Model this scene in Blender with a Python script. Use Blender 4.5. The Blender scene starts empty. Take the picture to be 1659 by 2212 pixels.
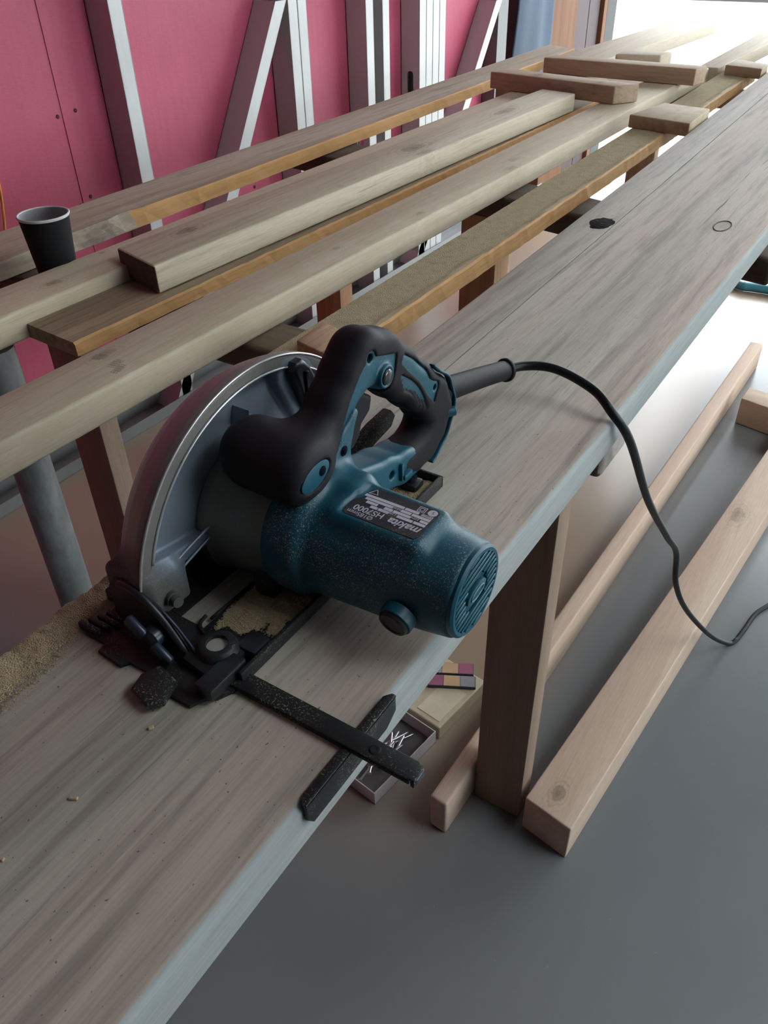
import bpy, bmesh, math, random
import numpy as np
from mathutils import Vector, Matrix, noise as mnoise

random.seed(7)
S = bpy.context.scene
COL = S.collection
R = math.radians
FLOOR = -0.90          # z = 0 is the top of the wide plank on the bench

# ------------------------------------------------------------------ helpers
def tag(o, label=None, cat=None, group=None, kind=None):
    if label: o['label'] = label
    if cat: o['category'] = cat
    if group: o['group'] = group
    if kind: o['kind'] = kind
    return o

ORIG = {}
def empty(name, loc):
    o = bpy.data.objects.new(name, None); COL.objects.link(o)
    o.location = loc; o.empty_display_size = 0.05
    ORIG[o] = Vector(loc)
    return o

def link(name, verts, faces, mat, parent=None, loc=None, smooth=False, auto=None, mats=None, mat_idx=None):
    """world-space verts -> ONE mesh object; origin at loc (or the parent's world origin)"""
    if loc is None:
        loc = ORIG[parent] if parent is not None else Vector((0, 0, 0))
    loc = Vector(loc)
    me = bpy.data.meshes.new(name)
    me.from_pydata([tuple(Vector(v) - loc) for v in verts], [], [tuple(f) for f in faces])
    for m in (mats or [mat]): me.materials.append(m)
    if mat_idx is not None:
        me.polygons.foreach_set('material_index', mat_idx)
    bm = bmesh.new(); bm.from_mesh(me)
    bmesh.ops.recalc_face_normals(bm, faces=bm.faces)
    bm.to_mesh(me); bm.free()
    if smooth: me.polygons.foreach_set('use_smooth', [True]*len(me.polygons))
    if auto is not None:
        me.polygons.foreach_set('use_smooth', [True]*len(me.polygons))
        bm = bmesh.new(); bm.from_mesh(me)
        for e in bm.edges:
            if len(e.link_faces) == 2 and e.calc_face_angle(0) > R(auto): e.smooth = False
        bm.to_mesh(me); bm.free()
    me.update()
    o = bpy.data.objects.new(name, me); COL.objects.link(o)
    if parent is not None:
        o.parent = parent; o.location = loc - ORIG[parent]
    else:
        o.location = loc
    ORIG[o] = loc
    return o

class MB:
    """collects simple solids (world space) into one vertex / face list"""
    def __init__(s): s.v = []; s.f = []; s.m = []; s.cur = 0
    def add(s, vs, fs):
        b = len(s.v); s.v += [tuple(v) for v in vs]; s.f += [tuple(i+b for i in f) for f in fs]
        s.m += [s.cur]*len(fs); return s
    def bm(s, bm):
        bm.verts.index_update()
        s.add([v.co[:] for v in bm.verts], [[v.index for v in f.verts] for f in bm.faces]); bm.free(); return s
    def hexa(s, c, bev=0.0, seg=2):
        """c: 8 corners, bottom 4 then top 4, both counter-clockwise"""
        bm = bmesh.new(); vs = [bm.verts.new(p) for p in c]
        for f in ((3,2,1,0),(4,5,6,7),(0,1,5,4),(1,2,6,5),(2,3,7,6),(3,0,4,7)): bm.faces.new([vs[i] for i in f])
        if bev: bmesh.ops.bevel(bm, geom=list(bm.edges), offset=bev, segments=seg, profile=.5, affect='EDGES')
        return s.bm(bm)
    def box(s, x0, x1, y0, y1, z0, z1, bev=0.0, seg=2, M=None):
        c = [(x0,y0,z0),(x1,y0,z0),(x1,y1,z0),(x0,y1,z0),(x0,y0,z1),(x1,y0,z1),(x1,y1,z1),(x0,y1,z1)]
        if M is not None: c = [M @ Vector(p) for p in c]
        return s.hexa(c, bev, seg)
    def prism(s, poly, a0, a1, axis='X', bev=0.0, seg=2, M=None):
        """poly (2D) swept along axis from a0 to a1"""
        def P(u, v, a): return {'X': (a,u,v), 'Y': (u,a,v), 'Z': (u,v,a)}[axis]
        bm = bmesh.new()
        lo = [bm.verts.new(P(u,v,a0)) for u,v in poly]; hi = [bm.verts.new(P(u,v,a1)) for u,v in poly]
        n = len(poly)
        bm.faces.new(lo[::-1]); top = bm.faces.new(hi)
        for i in range(n): bm.faces.new([lo[i], lo[(i+1)%n], hi[(i+1)%n], hi[i]])
        bmesh.ops.recalc_face_normals(bm, faces=bm.faces)
        if bev:
            es = [e for e in bm.edges if all(v in hi for v in e.verts) or all(v in lo for v in e.verts)]
            bmesh.ops.bevel(bm, geom=es, offset=bev, segments=seg, profile=.5, affect='EDGES')
        if M is not None: bmesh.ops.transform(bm, matrix=M, verts=bm.verts)
        return s.bm(bm)
    def lathe(s, prof, origin, axis, n=40, a0=0, a1=2*math.pi, cap=True):
        """prof: [(h, r)] along axis from origin"""
        ax = Vector(axis).normalized(); t = ax.orthogonal().normalized(); b = ax.cross(t); o = Vector(origin)
        full = abs(a1-a0-2*math.pi) < 1e-6; m = n if full else n+1
        vs = []
        for h, r in prof:
            for i in range(m):
                a = a0+(a1-a0)*i/n
                vs.append(o+ax*h+(t*math.cos(a)+b*math.sin(a))*r)
        fs = []
        for k in range(len(prof)-1):
            for i in range(n):
                j = (i+1) % m
                fs.append((k*m+i, k*m+j, (k+1)*m+j, (k+1)*m+i))
        if cap and full:
            fs.append(tuple(range(m))[::-1]); fs.append(tuple((len(prof)-1)*m+i for i in range(m)))
        return s.add(vs, fs)
    def tube(s, pts, rad, n=12, sub=6):
        P = [Vector(p) for p in pts]; rr = rad if isinstance(rad, (list, tuple)) else [rad]*len(P)
        Q = []; QR = []
        for i in range(len(P)-1):
            p0 = P[max(i-1,0)]; p1 = P[i]; p2 = P[i+1]; p3 = P[min(i+2,len(P)-1)]
            for k in range(sub):
                t = k/sub
                Q.append(.5*((2*p1)+(p2-p0)*t+(2*p0-5*p1+4*p2-p3)*t*t+(3*p1-p0-3*p2+p3)*t**3)); QR.append(rr[i]*(1-t)+rr[i+1]*t)
        Q.append(P[-1]); QR.append(rr[-1])
        vs = []; up = None
        for i, q in enumerate(Q):
            d = (Q[min(i+1,len(Q)-1)]-Q[max(i-1,0)]).normalized()
            if up is None: up = d.orthogonal().normalized()
            up = (up-d*up.dot(d)).normalized(); sd = d.cross(up)
            for k in range(n):
                a = 2*math.pi*k/n; vs.append(q+(up*math.cos(a)+sd*math.sin(a))*QR[i])
        fs = [(i*n+k, i*n+(k+1)%n, (i+1)*n+(k+1)%n, (i+1)*n+k) for i in range(len(Q)-1) for k in range(n)]
        fs += [tuple(range(n))[::-1], tuple((len(Q)-1)*n+k for k in range(n))]
        return s.add(vs, fs)
    def build(s, name, mat, parent=None, loc=None, **kw):
        if isinstance(mat, list):
            return link(name, s.v, s.f, None, parent, loc, mats=mat, mat_idx=s.m, **kw)
        return link(name, s.v, s.f, mat, parent, loc, **kw)

# ---- implicit surfaces -> mesh (surface nets) for the moulded bodies of the saw
def nets(fn, lo, hi, h):
    lo = np.array(lo); n = np.ceil((np.array(hi)-lo)/h).astype(int)+1
    ax = [lo[i]+h*np.arange(n[i]) for i in range(3)]
    X, Y, Z = np.meshgrid(*ax, indexing='ij')
    F = fn(X, Y, Z); ins = F < 0
    c = tuple(k-1 for k in n)
    acc = np.zeros(c+(3,)); cnt = np.zeros(c)
    offs = [(i,j,k) for i in (0,1) for j in (0,1) for k in (0,1)]
    sl = lambda o: tuple(slice(o[i], o[i]+c[i]) for i in range(3))
    for a in offs:
        for d in range(3):
            if a[d]: continue
            b = list(a); b[d] = 1; b = tuple(b)
            fa, fb = F[sl(a)], F[sl(b)]
            m = (fa < 0) != (fb < 0)
            t = np.where(m, fa/np.where(m, fa-fb, 1), 0)
            for e in range(3):
                acc[..., e] += np.where(m, a[e]+(t if e == d else 0), 0)
            cnt += m
    act = cnt > 0
    idx = -np.ones(c, int); idx[act] = np.arange(act.sum())
    cell = np.argwhere(act)
    V = lo+h*(cell+acc[act]/cnt[act][:, None])
    faces = []
    for d in range(3):
        u, v = (d+1) % 3, (d+2) % 3
        s0 = [slice(None)]*3; s1 = [slice(None)]*3
        s0[d] = slice(0, n[d]-1); s1[d] = slice(1, n[d])
        a = ins[tuple(s0)]; b = ins[tuple(s1)]
        for p in np.argwhere(a != b):
            if p[u] < 1 or p[v] < 1 or p[u] > c[u]-1 or p[v] > c[v]-1: continue
            q = []
            for du, dv in ((-1,-1),(0,-1),(0,0),(-1,0)):
                w = p.copy(); w[u] += du; w[v] += dv; q.append(idx[tuple(w)])
            if min(q) < 0: continue
            faces.append(q if a[tuple(p)] else q[::-1])
    return V, faces
def smin(a, b, k):
    h = np.maximum(k-np.abs(a-b), 0)/k
    return np.minimum(a, b)-h*h*k*.25
def smax(a, b, k): return -smin(-a, -b, k)
def sd_cap(X, Y, Z, a, b, ra, rb=None):
    rb = ra if rb is None else rb
    a = np.array(a); b = np.array(b); d = b-a
    t = np.clip(((X-a[0])*d[0]+(Y-a[1])*d[1]+(Z-a[2])*d[2])/(d@d), 0, 1)
    return np.sqrt((X-a[0]-t*d[0])**2+(Y-a[1]-t*d[1])**2+(Z-a[2]-t*d[2])**2)-(ra+(rb-ra)*t)
def sd_box(X, Y, Z, c, hs, r):
    q = [np.abs(A-cc)-(hh-r) for A, cc, hh in zip((X,Y,Z), c, hs)]
    return np.sqrt(sum(np.maximum(k,0)**2 for k in q))+np.minimum(np.maximum(np.maximum(q[0],q[1]),q[2]),0)-r
def sd_path2(Y, Z, pts):
    """2D distance to a polyline with varying radius: pts (y, z, r)"""
    best = None
    for (y0,z0,r0),(y1,z1,r1) in zip(pts[:-1], pts[1:]):
        dy, dz = y1-y0, z1-z0
        t = np.clip(((Y-y0)*dy+(Z-z0)*dz)/(dy*dy+dz*dz), 0, 1)
        d = np.hypot(Y-y0-t*dy, Z-z0-t*dz)-(r0+(r1-r0)*t)
        best = d if best is None else smin(best, d, .008)
    return best
def sd_poly(Y, Z, poly):
    d = np.full(Y.shape, 1e9); s = np.ones(Y.shape); n = len(poly)
    for i in range(n):
        ay, az = poly[i]; by, bz = poly[i-1]
        ey, ez = by-ay, bz-az; wy, wz = Y-ay, Z-az
        t = np.clip((wy*ey+wz*ez)/(ey*ey+ez*ez), 0, 1)
        d = np.minimum(d, (wy-ey*t)**2+(wz-ez*t)**2)
        c1 = Z >= az; c2 = Z < bz; c3 = ey*wz > ez*wy
        s = np.where((c1&c2&c3)|(~c1&~c2&~c3), -s, s)
    return s*np.sqrt(d)
def pext(d2, X, xc, hx, rho):
    w = np.abs(X-xc)-hx+rho; q = d2+rho
    return np.hypot(np.maximum(q,0), np.maximum(w,0))+np.minimum(np.maximum(q,w),0)-rho

# ---------------------------------------------------------------- materials
class N:
    def __init__(s, name):
        s.m = bpy.data.materials.new(name); s.m.use_nodes = True
        s.t = s.m.node_tree; s.b = s.t.nodes['Principled BSDF']; s.out = s.t.nodes['Material Output']
        s.tc = s.t.nodes.new('ShaderNodeTexCoord')
    def n(s, t): return s.t.nodes.new(t)
    def l(s, a, b): s.t.links.new(a, b)
    def map(s, scale=(1,1,1), loc=(0,0,0)):
        m = s.n('ShaderNodeMapping'); m.inputs['Scale'].default_value = scale; m.inputs['Location'].default_value = loc
        s.l(s.tc.outputs['Object'], m.inputs[0]); return m.outputs[0]
    def noise(s, vec, scale=1, detail=4, rough=.55, dist=0):
        q = s.n('ShaderNodeTexNoise'); q.inputs['Scale'].default_value = scale; q.inputs['Detail'].default_value = detail
        q.inputs['Roughness'].default_value = rough; q.inputs['Distortion'].default_value = dist
        s.l(vec, q.inputs['Vector']); return q.outputs['Fac']
    def ramp(s, fac, stops):
        r = s.n('ShaderNodeMapRange'); r.inputs['From Min'].default_value = stops[0]; r.inputs['From Max'].default_value = stops[1]
        r.interpolation_type = 'SMOOTHSTEP'
        if len(stops) > 2: r.inputs['To Min'].default_value = stops[2]; r.inputs['To Max'].default_value = stops[3]
        s.l(fac, r.inputs[0]); return r.outputs[0]
    def mix(s, fac, a, b):
        m = s.n('ShaderNodeMix'); m.data_type = 'RGBA'
        for sock, v in ((m.inputs[0], fac), (m.inputs[6], a), (m.inputs[7], b)):
            if hasattr(v, 'links'): s.l(v, sock)
            elif isinstance(v, (int, float)): sock.default_value = v
            else: sock.default_value = (*v, 1) if len(v) == 3 else v
        return m.outputs[2]
    def math(s, op, a, b=0.0, c=None):
        m = s.n('ShaderNodeMath'); m.operation = op
        for i, v in enumerate((a, b) if c is None else (a, b, c)):
            if hasattr(v, 'links'): s.l(v, m.inputs[i])
            else: m.inputs[i].default_value = v
        return m.outputs[0]
    def bump(s, h, strength=.2, dist=.001):
        b = s.n('ShaderNodeBump'); b.inputs['Strength'].default_value = strength; b.inputs['Distance'].default_value = dist
        s.l(h, b.inputs['Height']); s.l(b.outputs[0], s.b.inputs['Normal'])
    def fin(s, col=None, rough=.6, metal=0, spec=.5):
        if col is not None:
            if hasattr(col, 'links'): s.l(col, s.b.inputs['Base Color'])
            else: s.b.inputs['Base Color'].default_value = (*col, 1)
        if hasattr(rough, 'links'): s.l(rough, s.b.inputs['Roughness'])
        else: s.b.inputs['Roughness'].default_value = rough
        s.b.inputs['Metallic'].default_value = metal; s.b.inputs['Specular IOR Level'].default_value = spec
        return s.m

def plain(name, col, rough=.6, metal=0, spec=.5, var=.12, vs=30):
    q = N(name); f = q.noise(q.map(), vs, 4)
    c2 = tuple(c*(1-var*2) for c in col)
    return q.fin(q.mix(f, tuple(min(1,c*(1+var)) for c in col), c2), rough, metal, spec)

def wood(name, base, alt, dark, axis='Y', seed=0, knots=(), org=(0,0,0), streak=.6, ticks=.5, band=14, rough=.72, dust=0, dustcol=(.45,.38,.24), specks=0, tint=False):
    """sawn softwood: long streaks along one axis, pores, knots (x, y, half length x, half length y, strength)"""
    q = N(name); L = (seed*1.37, seed*.71, seed*2.3)
    lg = {'Y': (1,.05,1), 'X': (.05,1,1), 'Z': (1,1,.05)}[axis]
    v = q.map(lg, L)
    warp = q.noise(q.map(tuple(3*k for k in lg), L), 1.5, 2)
    broad = q.noise(v, band, 3, .5, .6)
    fine = q.noise(v, band*7, 5, .6, .3)
    fib = q.noise(v, 420, 3, .6)
    c = q.mix(q.ramp(broad, (.36,.64)), base, alt)
    if tint:
        tn = q.noise(q.map(lg, (L[0]+1.5,L[1],L[2]+8)), band*.62, 2, .5, .3)
        c = q.mix(q.ramp(tn, (.50,.66,0,.55)), c, (.48,.37,.31)); c = q.mix(q.ramp(tn, (.34,.48,.5,0)), c, (.36,.37,.31))
        bl = q.noise(q.map(lg, (L[0]+7.5,L[1],L[2]+2)), band*1.6, 3, .6, .2)
        c = q.mix(q.ramp(bl, (.54,.74,0,.6)), c, (.20,.175,.165))
    third = q.noise(q.map(lg, (L[0]+5,L[1],L[2]+3)), band*.8, 3, .5, .4)
    c = q.mix(q.math('MULTIPLY', q.ramp(third, (.5,.72)), streak*.7), c, dark)
    c = q.mix(q.math('MULTIPLY', q.ramp(fine, (.45,.75)), streak), c, dark)
    c = q.mix(q.math('MULTIPLY', q.ramp(fib, (.35,.7)), .18), c, tuple(k*.6 for k in dark))
    lt = {'Y': (1,.022,1), 'X': (.035,1,1), 'Z': (1,1,.035)}[axis]
    tk = q.noise(q.map(lt, (L[0],L[1]+9,L[2])), 210 if tint else 260, 2, .5)
    gate = q.ramp(q.noise(v, band*.9, 2), (.45,.65))
    c = q.mix(q.math('MULTIPLY', q.math('MULTIPLY', q.ramp(tk, (.64,.76)), gate), ticks), c, tuple(k*.28 for k in dark))
    for (kx, ky, a, b, st) in knots:
        mp = q.n('ShaderNodeVectorMath'); mp.operation = 'SUBTRACT'; q.l(q.tc.outputs['Object'], mp.inputs[0])
        mp.inputs[1].default_value = (kx-org[0], ky-org[1], 0)
        sc = q.n('ShaderNodeVectorMath'); sc.operation = 'MULTIPLY'; q.l(mp.outputs[0], sc.inputs[0]); sc.inputs[1].default_value = (1/a, 1/b, .0)
        ln = q.n('ShaderNodeVectorMath'); ln.operation = 'LENGTH'; q.l(sc.outputs[0], ln.inputs[0])
        d = q.math('ADD', ln.outputs['Value'], q.math('MULTIPLY', q.math('SUBTRACT', q.noise(q.map((1,.5,1),L), 90, 4, .65), .5), 1.5 if st <= 1 else .5))
        rings = q.math('SINE', q.math('MULTIPLY', d, 11))
        rm = q.math('MULTIPLY', q.ramp(rings, (-.2,1)), q.ramp(d, (.9,2.4,.38*min(st,1),0)))
        c = q.mix(rm, c, tuple(k*.55 for k in dark))
        if st > 1:
            c = q.mix(q.ramp(d, (.85,1.05,1,0)), c, (.012,.010,.010))
        else:
            c = q.mix(q.ramp(d, (.2,1.3,st*.7,0)), c, tuple(k*.42 for k in dark))
    if specks:
        sp = q.noise(q.map((1,.7,1),(seed,3,1)), 330, 2, .5)
        c = q.mix(q.math('MULTIPLY', q.ramp(sp, (.70,.75)), specks), c, (.06,.045,.035))
    if dust:
        dn = q.noise(q.map((1,.6,1), L), 40, 4)
        g = q.noise(q.map(), 900, 2)
        dc = q.mix(g, tuple(k*.7 for k in dustcol), tuple(min(1,k*1.25) for k in dustcol))
        c = q.mix(q.math('MULTIPLY', q.ramp(dn, (.3,.6)), dust), c, dc)
    q.bump(q.math('ADD', q.math('MULTIPLY', fib, .5), fine), .25, .0006)
    return q.fin(c, rough, 0, .3)

def sawdust_mat(name, a, b, dark, thr=.0015, holes=True):
    q = N(name)
    g = q.noise(q.map(), 650, 3, .7); g2 = q.noise(q.map(), 60, 3)
    c = q.mix(q.ramp(g, (.3,.7)), a, b); c = q.mix(q.math('MULTIPLY', q.ramp(g2, (.4,.8)), .5), c, dark)
    sp = q.noise(q.map((1,1,1),(4,2,7)), 420, 2); c = q.mix(q.ramp(sp, (.68,.74,0,.7)), c, tuple(k*.3 for k in dark))
    vo = q.n('ShaderNodeTexVoronoi'); vo.inputs['Scale'].default_value = 700; q.l(q.map(), vo.inputs['Vector'])
    q.bump(q.math('ADD', g, vo.outputs['Distance']), .9, .0012)
    q.fin(c, .95, 0, .1)
    if holes:
        sep = q.n('ShaderNodeAttribute'); sep.attribute_name = 'cover'; sep.attribute_type = 'GEOMETRY'
        f = q.math('GREATER_THAN', q.math('ADD', sep.outputs['Fac'], q.math('MULTIPLY', q.math('SUBTRACT', q.noise(q.map((1,1,1),(9,1,2)), 520, 3, .7), .5), 1.5)), .5)
        tr = q.n('ShaderNodeBsdfTransparent'); mx = q.n('ShaderNodeMixShader')
        q.l(f, mx.inputs[0]); q.l(tr.outputs[0], mx.inputs[1]); q.l(q.b.outputs[0], mx.inputs[2]); q.l(mx.outputs[0], q.out.inputs[0])
    return q.m

def dust_over(q, base, col, scale=700, thr=(.60,.68), mask=None, amount=1, msc=18, mthr=(.45,.6), seed=0):
    """dry dust specks lying on a surface"""
    sp = q.noise(q.map((1,1,1),(seed,1,2)), scale, 2, .6)
    mk = q.ramp(q.noise(q.map((1,1,1),(seed+3,5,2)), msc, 3), mthr)
    f = q.math('MULTIPLY', q.math('MULTIPLY', q.ramp(sp, thr), mk), amount)
    return q.mix(f, base, col), f

M = {}
PINE = dict(base=(.52,.445,.335), alt=(.60,.525,.41), dark=(.34,.265,.18))
def m_teal(name, amount=.9, seed=0, mthr=(.45,.6)):
    q = N(name); n = q.noise(q.map(), 8, 3)
    c = q.mix(n, (.003,.067,.104), (.004,.079,.120))
    c, f = dust_over(q, c, (.46,.46,.40), 880, (.56,.66), amount=amount, msc=16, mthr=mthr, seed=seed)
    film = q.ramp(q.noise(q.map((1,1,1),(8,seed,1)), 11, 3), (.5,.8))
    c = q.mix(q.math('MULTIPLY', film, .12), c, (.22,.27,.28))
    q.bump(q.math('ADD', q.noise(q.map(), 1400, 2), q.math('MULTIPLY', f, 1.2)), .15, .0005)
    return q.fin(c, q.ramp(f, (0,.6,.42,.9)), 0, .45)
M['teal'] = m_teal('teal_plastic', .8, 0, (.40,.58))
M['teal_clean'] = m_teal('teal_plastic_clean', .25, 3, (.5,.7))
def m_rubber():
    q = N('black_rubber'); c = q.mix(q.noise(q.map(), 14, 3), (.012,.0115,.0145), (.020,.0185,.022))
    c, f = dust_over(q, c, (.25,.22,.20), 900, (.70,.75), amount=.25, seed=2)
    q.bump(q.noise(q.map(), 1600, 2), .12, .0004)
    return q.fin(c, .58, 0, .16)
M['rubber'] = m_rubber()
def m_blackmetal(name, amount, mthr, rough=.42):
    q = N(name); c = q.mix(q.noise(q.map(), 30, 3), (.011,.012,.013), (.02,.021,.022))
    c, f = dust_over(q, c, (.36,.34,.27), 640, (.55,.66), amount=amount, msc=26, mthr=mthr, seed=5)
    q.bump(q.math('ADD', q.noise(q.map(), 900, 2), f), .12, .0006)
    return q.fin(c, q.ramp(f, (0,.5,rough,.9)), 0, .35)
M['black'] = m_blackmetal('black_painted_steel', .25, (.48,.66), .5)
M['blackdust'] = m_blackmetal('black_steel_dusty', .75, (.42,.60), .55)
M['blackplastic'] = plain('black_plastic', (.016,.018,.022), .38, 0, .5)
M['blueblack'] = plain('blue_black_plastic', (.02,.03,.055), .35, 0, .5)
def m_alu(name, metal=.4, dusty=.5, col=(.50,.52,.55)):
    q = N(name); c = q.mix(q.noise(q.map(), 6, 3), col, tuple(k*.85 for k in col))
    c, f = dust_over(q, c, (.36,.31,.24), 520, (.45,.65), amount=dusty, msc=9, mthr=(.35,.65), seed=1)
    sx = q.n('ShaderNodeSeparateXYZ'); q.l(q.tc.outputs['Object'], sx.inputs[0])
    gr = q.noise(q.map(), 600, 3, .7)
    heap_ = q.math('MULTIPLY', q.ramp(q.math('ADD', sx.outputs['Y'], q.math('MULTIPLY', sx.outputs['Z'], .9)), (-.092,-.055,1,0)), q.ramp(gr, (.3,.6,.55,1)))
    c = q.mix(heap_, c, q.mix(gr, (.07,.065,.06), (.20,.18,.15)))
    q.bump(q.noise(q.map(), 1200, 2), .05, .0004)
    return q.fin(c, q.ramp(q.math('MAXIMUM', f, heap_), (0,.5,.38,.85)), metal, .5)
M['alu'] = m_alu('cast_aluminium', dusty=.2, col=(.25,.305,.375))
M['alu_band'] = m_alu('cast_aluminium_rim', metal=.12, dusty=.3, col=(.19,.18,.175))
M['alu_hub'] = m_alu('cast_aluminium_dusty', dusty=.7, col=(.20,.215,.20))
M['steel'] = plain('bright_steel', (.6,.6,.6), .3, 1)
def m_galv(name, col, rough=.42, metal=.55):
    q = N(name); n = q.noise(q.map((6,6,1)), 12, 4)
    c = q.mix(n, col, tuple(k*.86 for k in col))
    return q.fin(c, rough, metal, .5)
M['galv'] = m_galv('galvanised_steel', (.50,.51,.51), .45, .35)
M['galv_dull'] = m_galv('dull_galvanised_steel', (.16,.165,.17), .42, .6)

# ------------------------------------------------------------------- camera
def make_camera():
    f, pi, ro, ya = 1750., R(37.12), R(-1.56), R(33.88)
    h = Vector((-math.sin(ya), math.cos(ya), 0)); up = Vector((0,0,1))
    fwd = h*math.cos(pi)-up*math.sin(pi); r = fwd.cross(up).normalized(); u = r.cross(fwd)
    r2 = r*math.cos(ro)+u*math.sin(ro); u2 = -r*math.sin(ro)+u*math.cos(ro)
    cd = bpy.data.cameras.new('camera'); cd.sensor_fit = 'VERTICAL'; cd.sensor_height = 36; cd.lens = f/2212*36
    cd.clip_start = .01
    o = bpy.data.objects.new('camera', cd); COL.objects.link(o)
    m = Matrix((r2, u2, -fwd)).transposed().to_4x4(); m.translation = Vector((0,0,.46)); o.matrix_world = m
    S.camera = o
make_camera()

# ------------------------------------------------------------------ setting
def floor_mat():
    q = N('polished_concrete')
    a = q.noise(q.map((1,1,1)), 1.4, 4, .5, .2); b = q.noise(q.map(), 30, 4)
    c = q.mix(q.ramp(a, (.3,.7)), (.135,.150,.158), (.175,.185,.19))
    c = q.mix(q.math('MULTIPLY', b, .35), c, (.165,.165,.16))
    # sawdust trodden over the floor below the bench: brown towards the bench
    sx = q.n('ShaderNodeSeparateXYZ'); q.l(q.tc.outputs['Object'], sx.inputs[0])
    e = q.math('ADD', sx.outputs['X'], q.math('MULTIPLY', q.math('SUBTRACT', q.noise(q.map(), 3, 1), .5), .04))
    c = q.mix(q.math('MULTIPLY', q.ramp(e, (-.50,-.30,.8,0)), q.ramp(sx.outputs['Y'], (.45,1.0))), c, (.37,.27,.185))
    sp = q.noise(q.map(), 160, 2); c = q.mix(q.ramp(sp, (.76,.79,0,.5)), c, (.4,.37,.33))
    st = q.noise(q.map((1,1,1),(3,2,0)), 1.5, 2, .4)
    q.bump(b, .05, .002)
    return q.fin(c, .25, 0, .5)
def wall_mat():
    q = N('pink_wall_membrane')
    w = q.noise(q.map((1,1,.12)), 60, 3); g = q.noise(q.map(), 2.0, 3); fi = q.noise(q.map((1,.15,1)), 300, 2)
    c = q.mix(q.ramp(g, (.3,.7)), (.40,.047,.098), (.48,.075,.145))
    c = q.mix(q.math('MULTIPLY', q.ramp(w, (.4,.75)), .25), c, (.32,.035,.068))
    c = q.mix(q.math('MULTIPLY', fi, .18), c, (.66,.22,.30))
    q.bump(q.math('ADD', w, fi), .15, .002)
    return q.fin(c, .5, 0, .4)
def struct(name, mb, mat, **kw):
    o = mb.build(name, mat, **kw); o['kind'] = 'structure'; return o
YD = 5.36                                     # plane of the open doorway at the far end
struct('floor', MB().box(-2.0, 5.0, -3.0, YD, FLOOR-.15, FLOOR), floor_mat())
struct('wall_left', MB().box(-2.15, -2.0, -3.0, YD, FLOOR, 2.3), wall_mat())
GREY = plain('grey_plaster', (.06,.06,.06), .8)
SX0, SX1, SY0, SY1 = 1.15, 2.5, .8, 2.8           # made-up roof opening, added to light the bench tops from above
struct('ceiling', MB().box(-2.15, SX0, -3.15, YD+.15, 2.3, 2.45).box(SX1, 5.15, -3.15, YD+.15, 2.3, 2.45).box(SX0, SX1, -3.15, SY0, 2.3, 2.45).box(SX0, SX1, SY1, YD+.15, 2.3, 2.45), plain('ceiling_board', (.16,.16,.16), .8))
struct('wall_back', MB().box(-2.15, 5.15, -3.15, -3.0, FLOOR, 2.3), GREY)
mb = MB().box(-2.15, -1.93, YD, YD+.15, FLOOR, 2.3)      # far wall: pier, pier, head over the opening
mb.box(3.4, 5.15, YD, YD+.15, FLOOR, 2.3).box(-1.93, 3.4, YD, YD+.15, 1.75, 2.3)
struct('wall_far', mb, GREY)
mb = MB().box(5.0, 5.15, -3.0, 1.2, FLOOR, 2.3).box(5.0, 5.15, 4.6, YD, FLOOR, 2.3).box(5.0, 5.15, 1.2, 4.6, 1.7, 2.3).box(5.0, 5.15, 1.2, 4.6, FLOOR, -.1)
struct('wall_right', mb, GREY)
q = N('yard_concrete'); c = q.mix(q.noise(q.map(), 1.5, 5), (.50,.49,.46), (.62,.60,.57)); q.fin(c, .8, 0, .3)
struct('ground', MB().box(-30, 40, YD, 60, FLOOR-.2, FLOOR-.005).box(5.0, 40, -30, YD, FLOOR-.2, FLOOR-.005), q.m)
o = MB().box(-14, 12, 15.05, 15.25, FLOOR-.01, FLOOR+1.6).build('boundary_wall', plain('grey_blockwork', (.035,.034,.034), .9, vs=8), loc=(-1,15.1,FLOOR))
o['kind'] = 'structure'
# timber and steel round the door opening, left of it
OR = wood('door_stud_timber', (.17,.075,.036), (.20,.095,.047), (.10,.042,.02), 'Z', 3)
GP = plain('primed_jamb', (.075,.052,.056), .7)
struct('trim_1', MB().box(-2.0, -1.94, 4.58, 4.92, FLOOR, 2.3, .003), OR)
struct('trim_2', MB().box(-2.0, -1.955, 4.925, 5.13, FLOOR, 2.3, .004).box(-2.0, -1.955, 5.136, 5.30, FLOOR, 2.3, .004), GP)
struct('trim_3', MB().box(-2.0, -1.93, 5.305, YD, FLOOR, 2.3, .003), OR)
# joint of the wall lining, with its lapped edge
struct('trim_4', MB().box(-2.0, -1.9975, 1.50, 1.5025, FLOOR, 2.3), wall_mat())
# nails in the lining
NAIL = plain('nail_head', (.05,.015,.02), .6, .3)
nails = [(1.485,.02),(1.545,.025),(1.49,-.21),(1.53,-.195),(1.90,-.30),(2.22,-.335),(1.2,.02),(1.2,-.21)]
for i,(y,z) in enumerate(nails):
    o = MB().lathe([(0,.0055),(.0012,.0055),(.0022,.003)], (-2.0,y,z), (1,0,0), 12).build('nail', NAIL, loc=(-2.0,y,z))
    tag(o, 'dark nail head in the pink wall lining', 'nail', 'nail heads in the pink wall')

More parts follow.
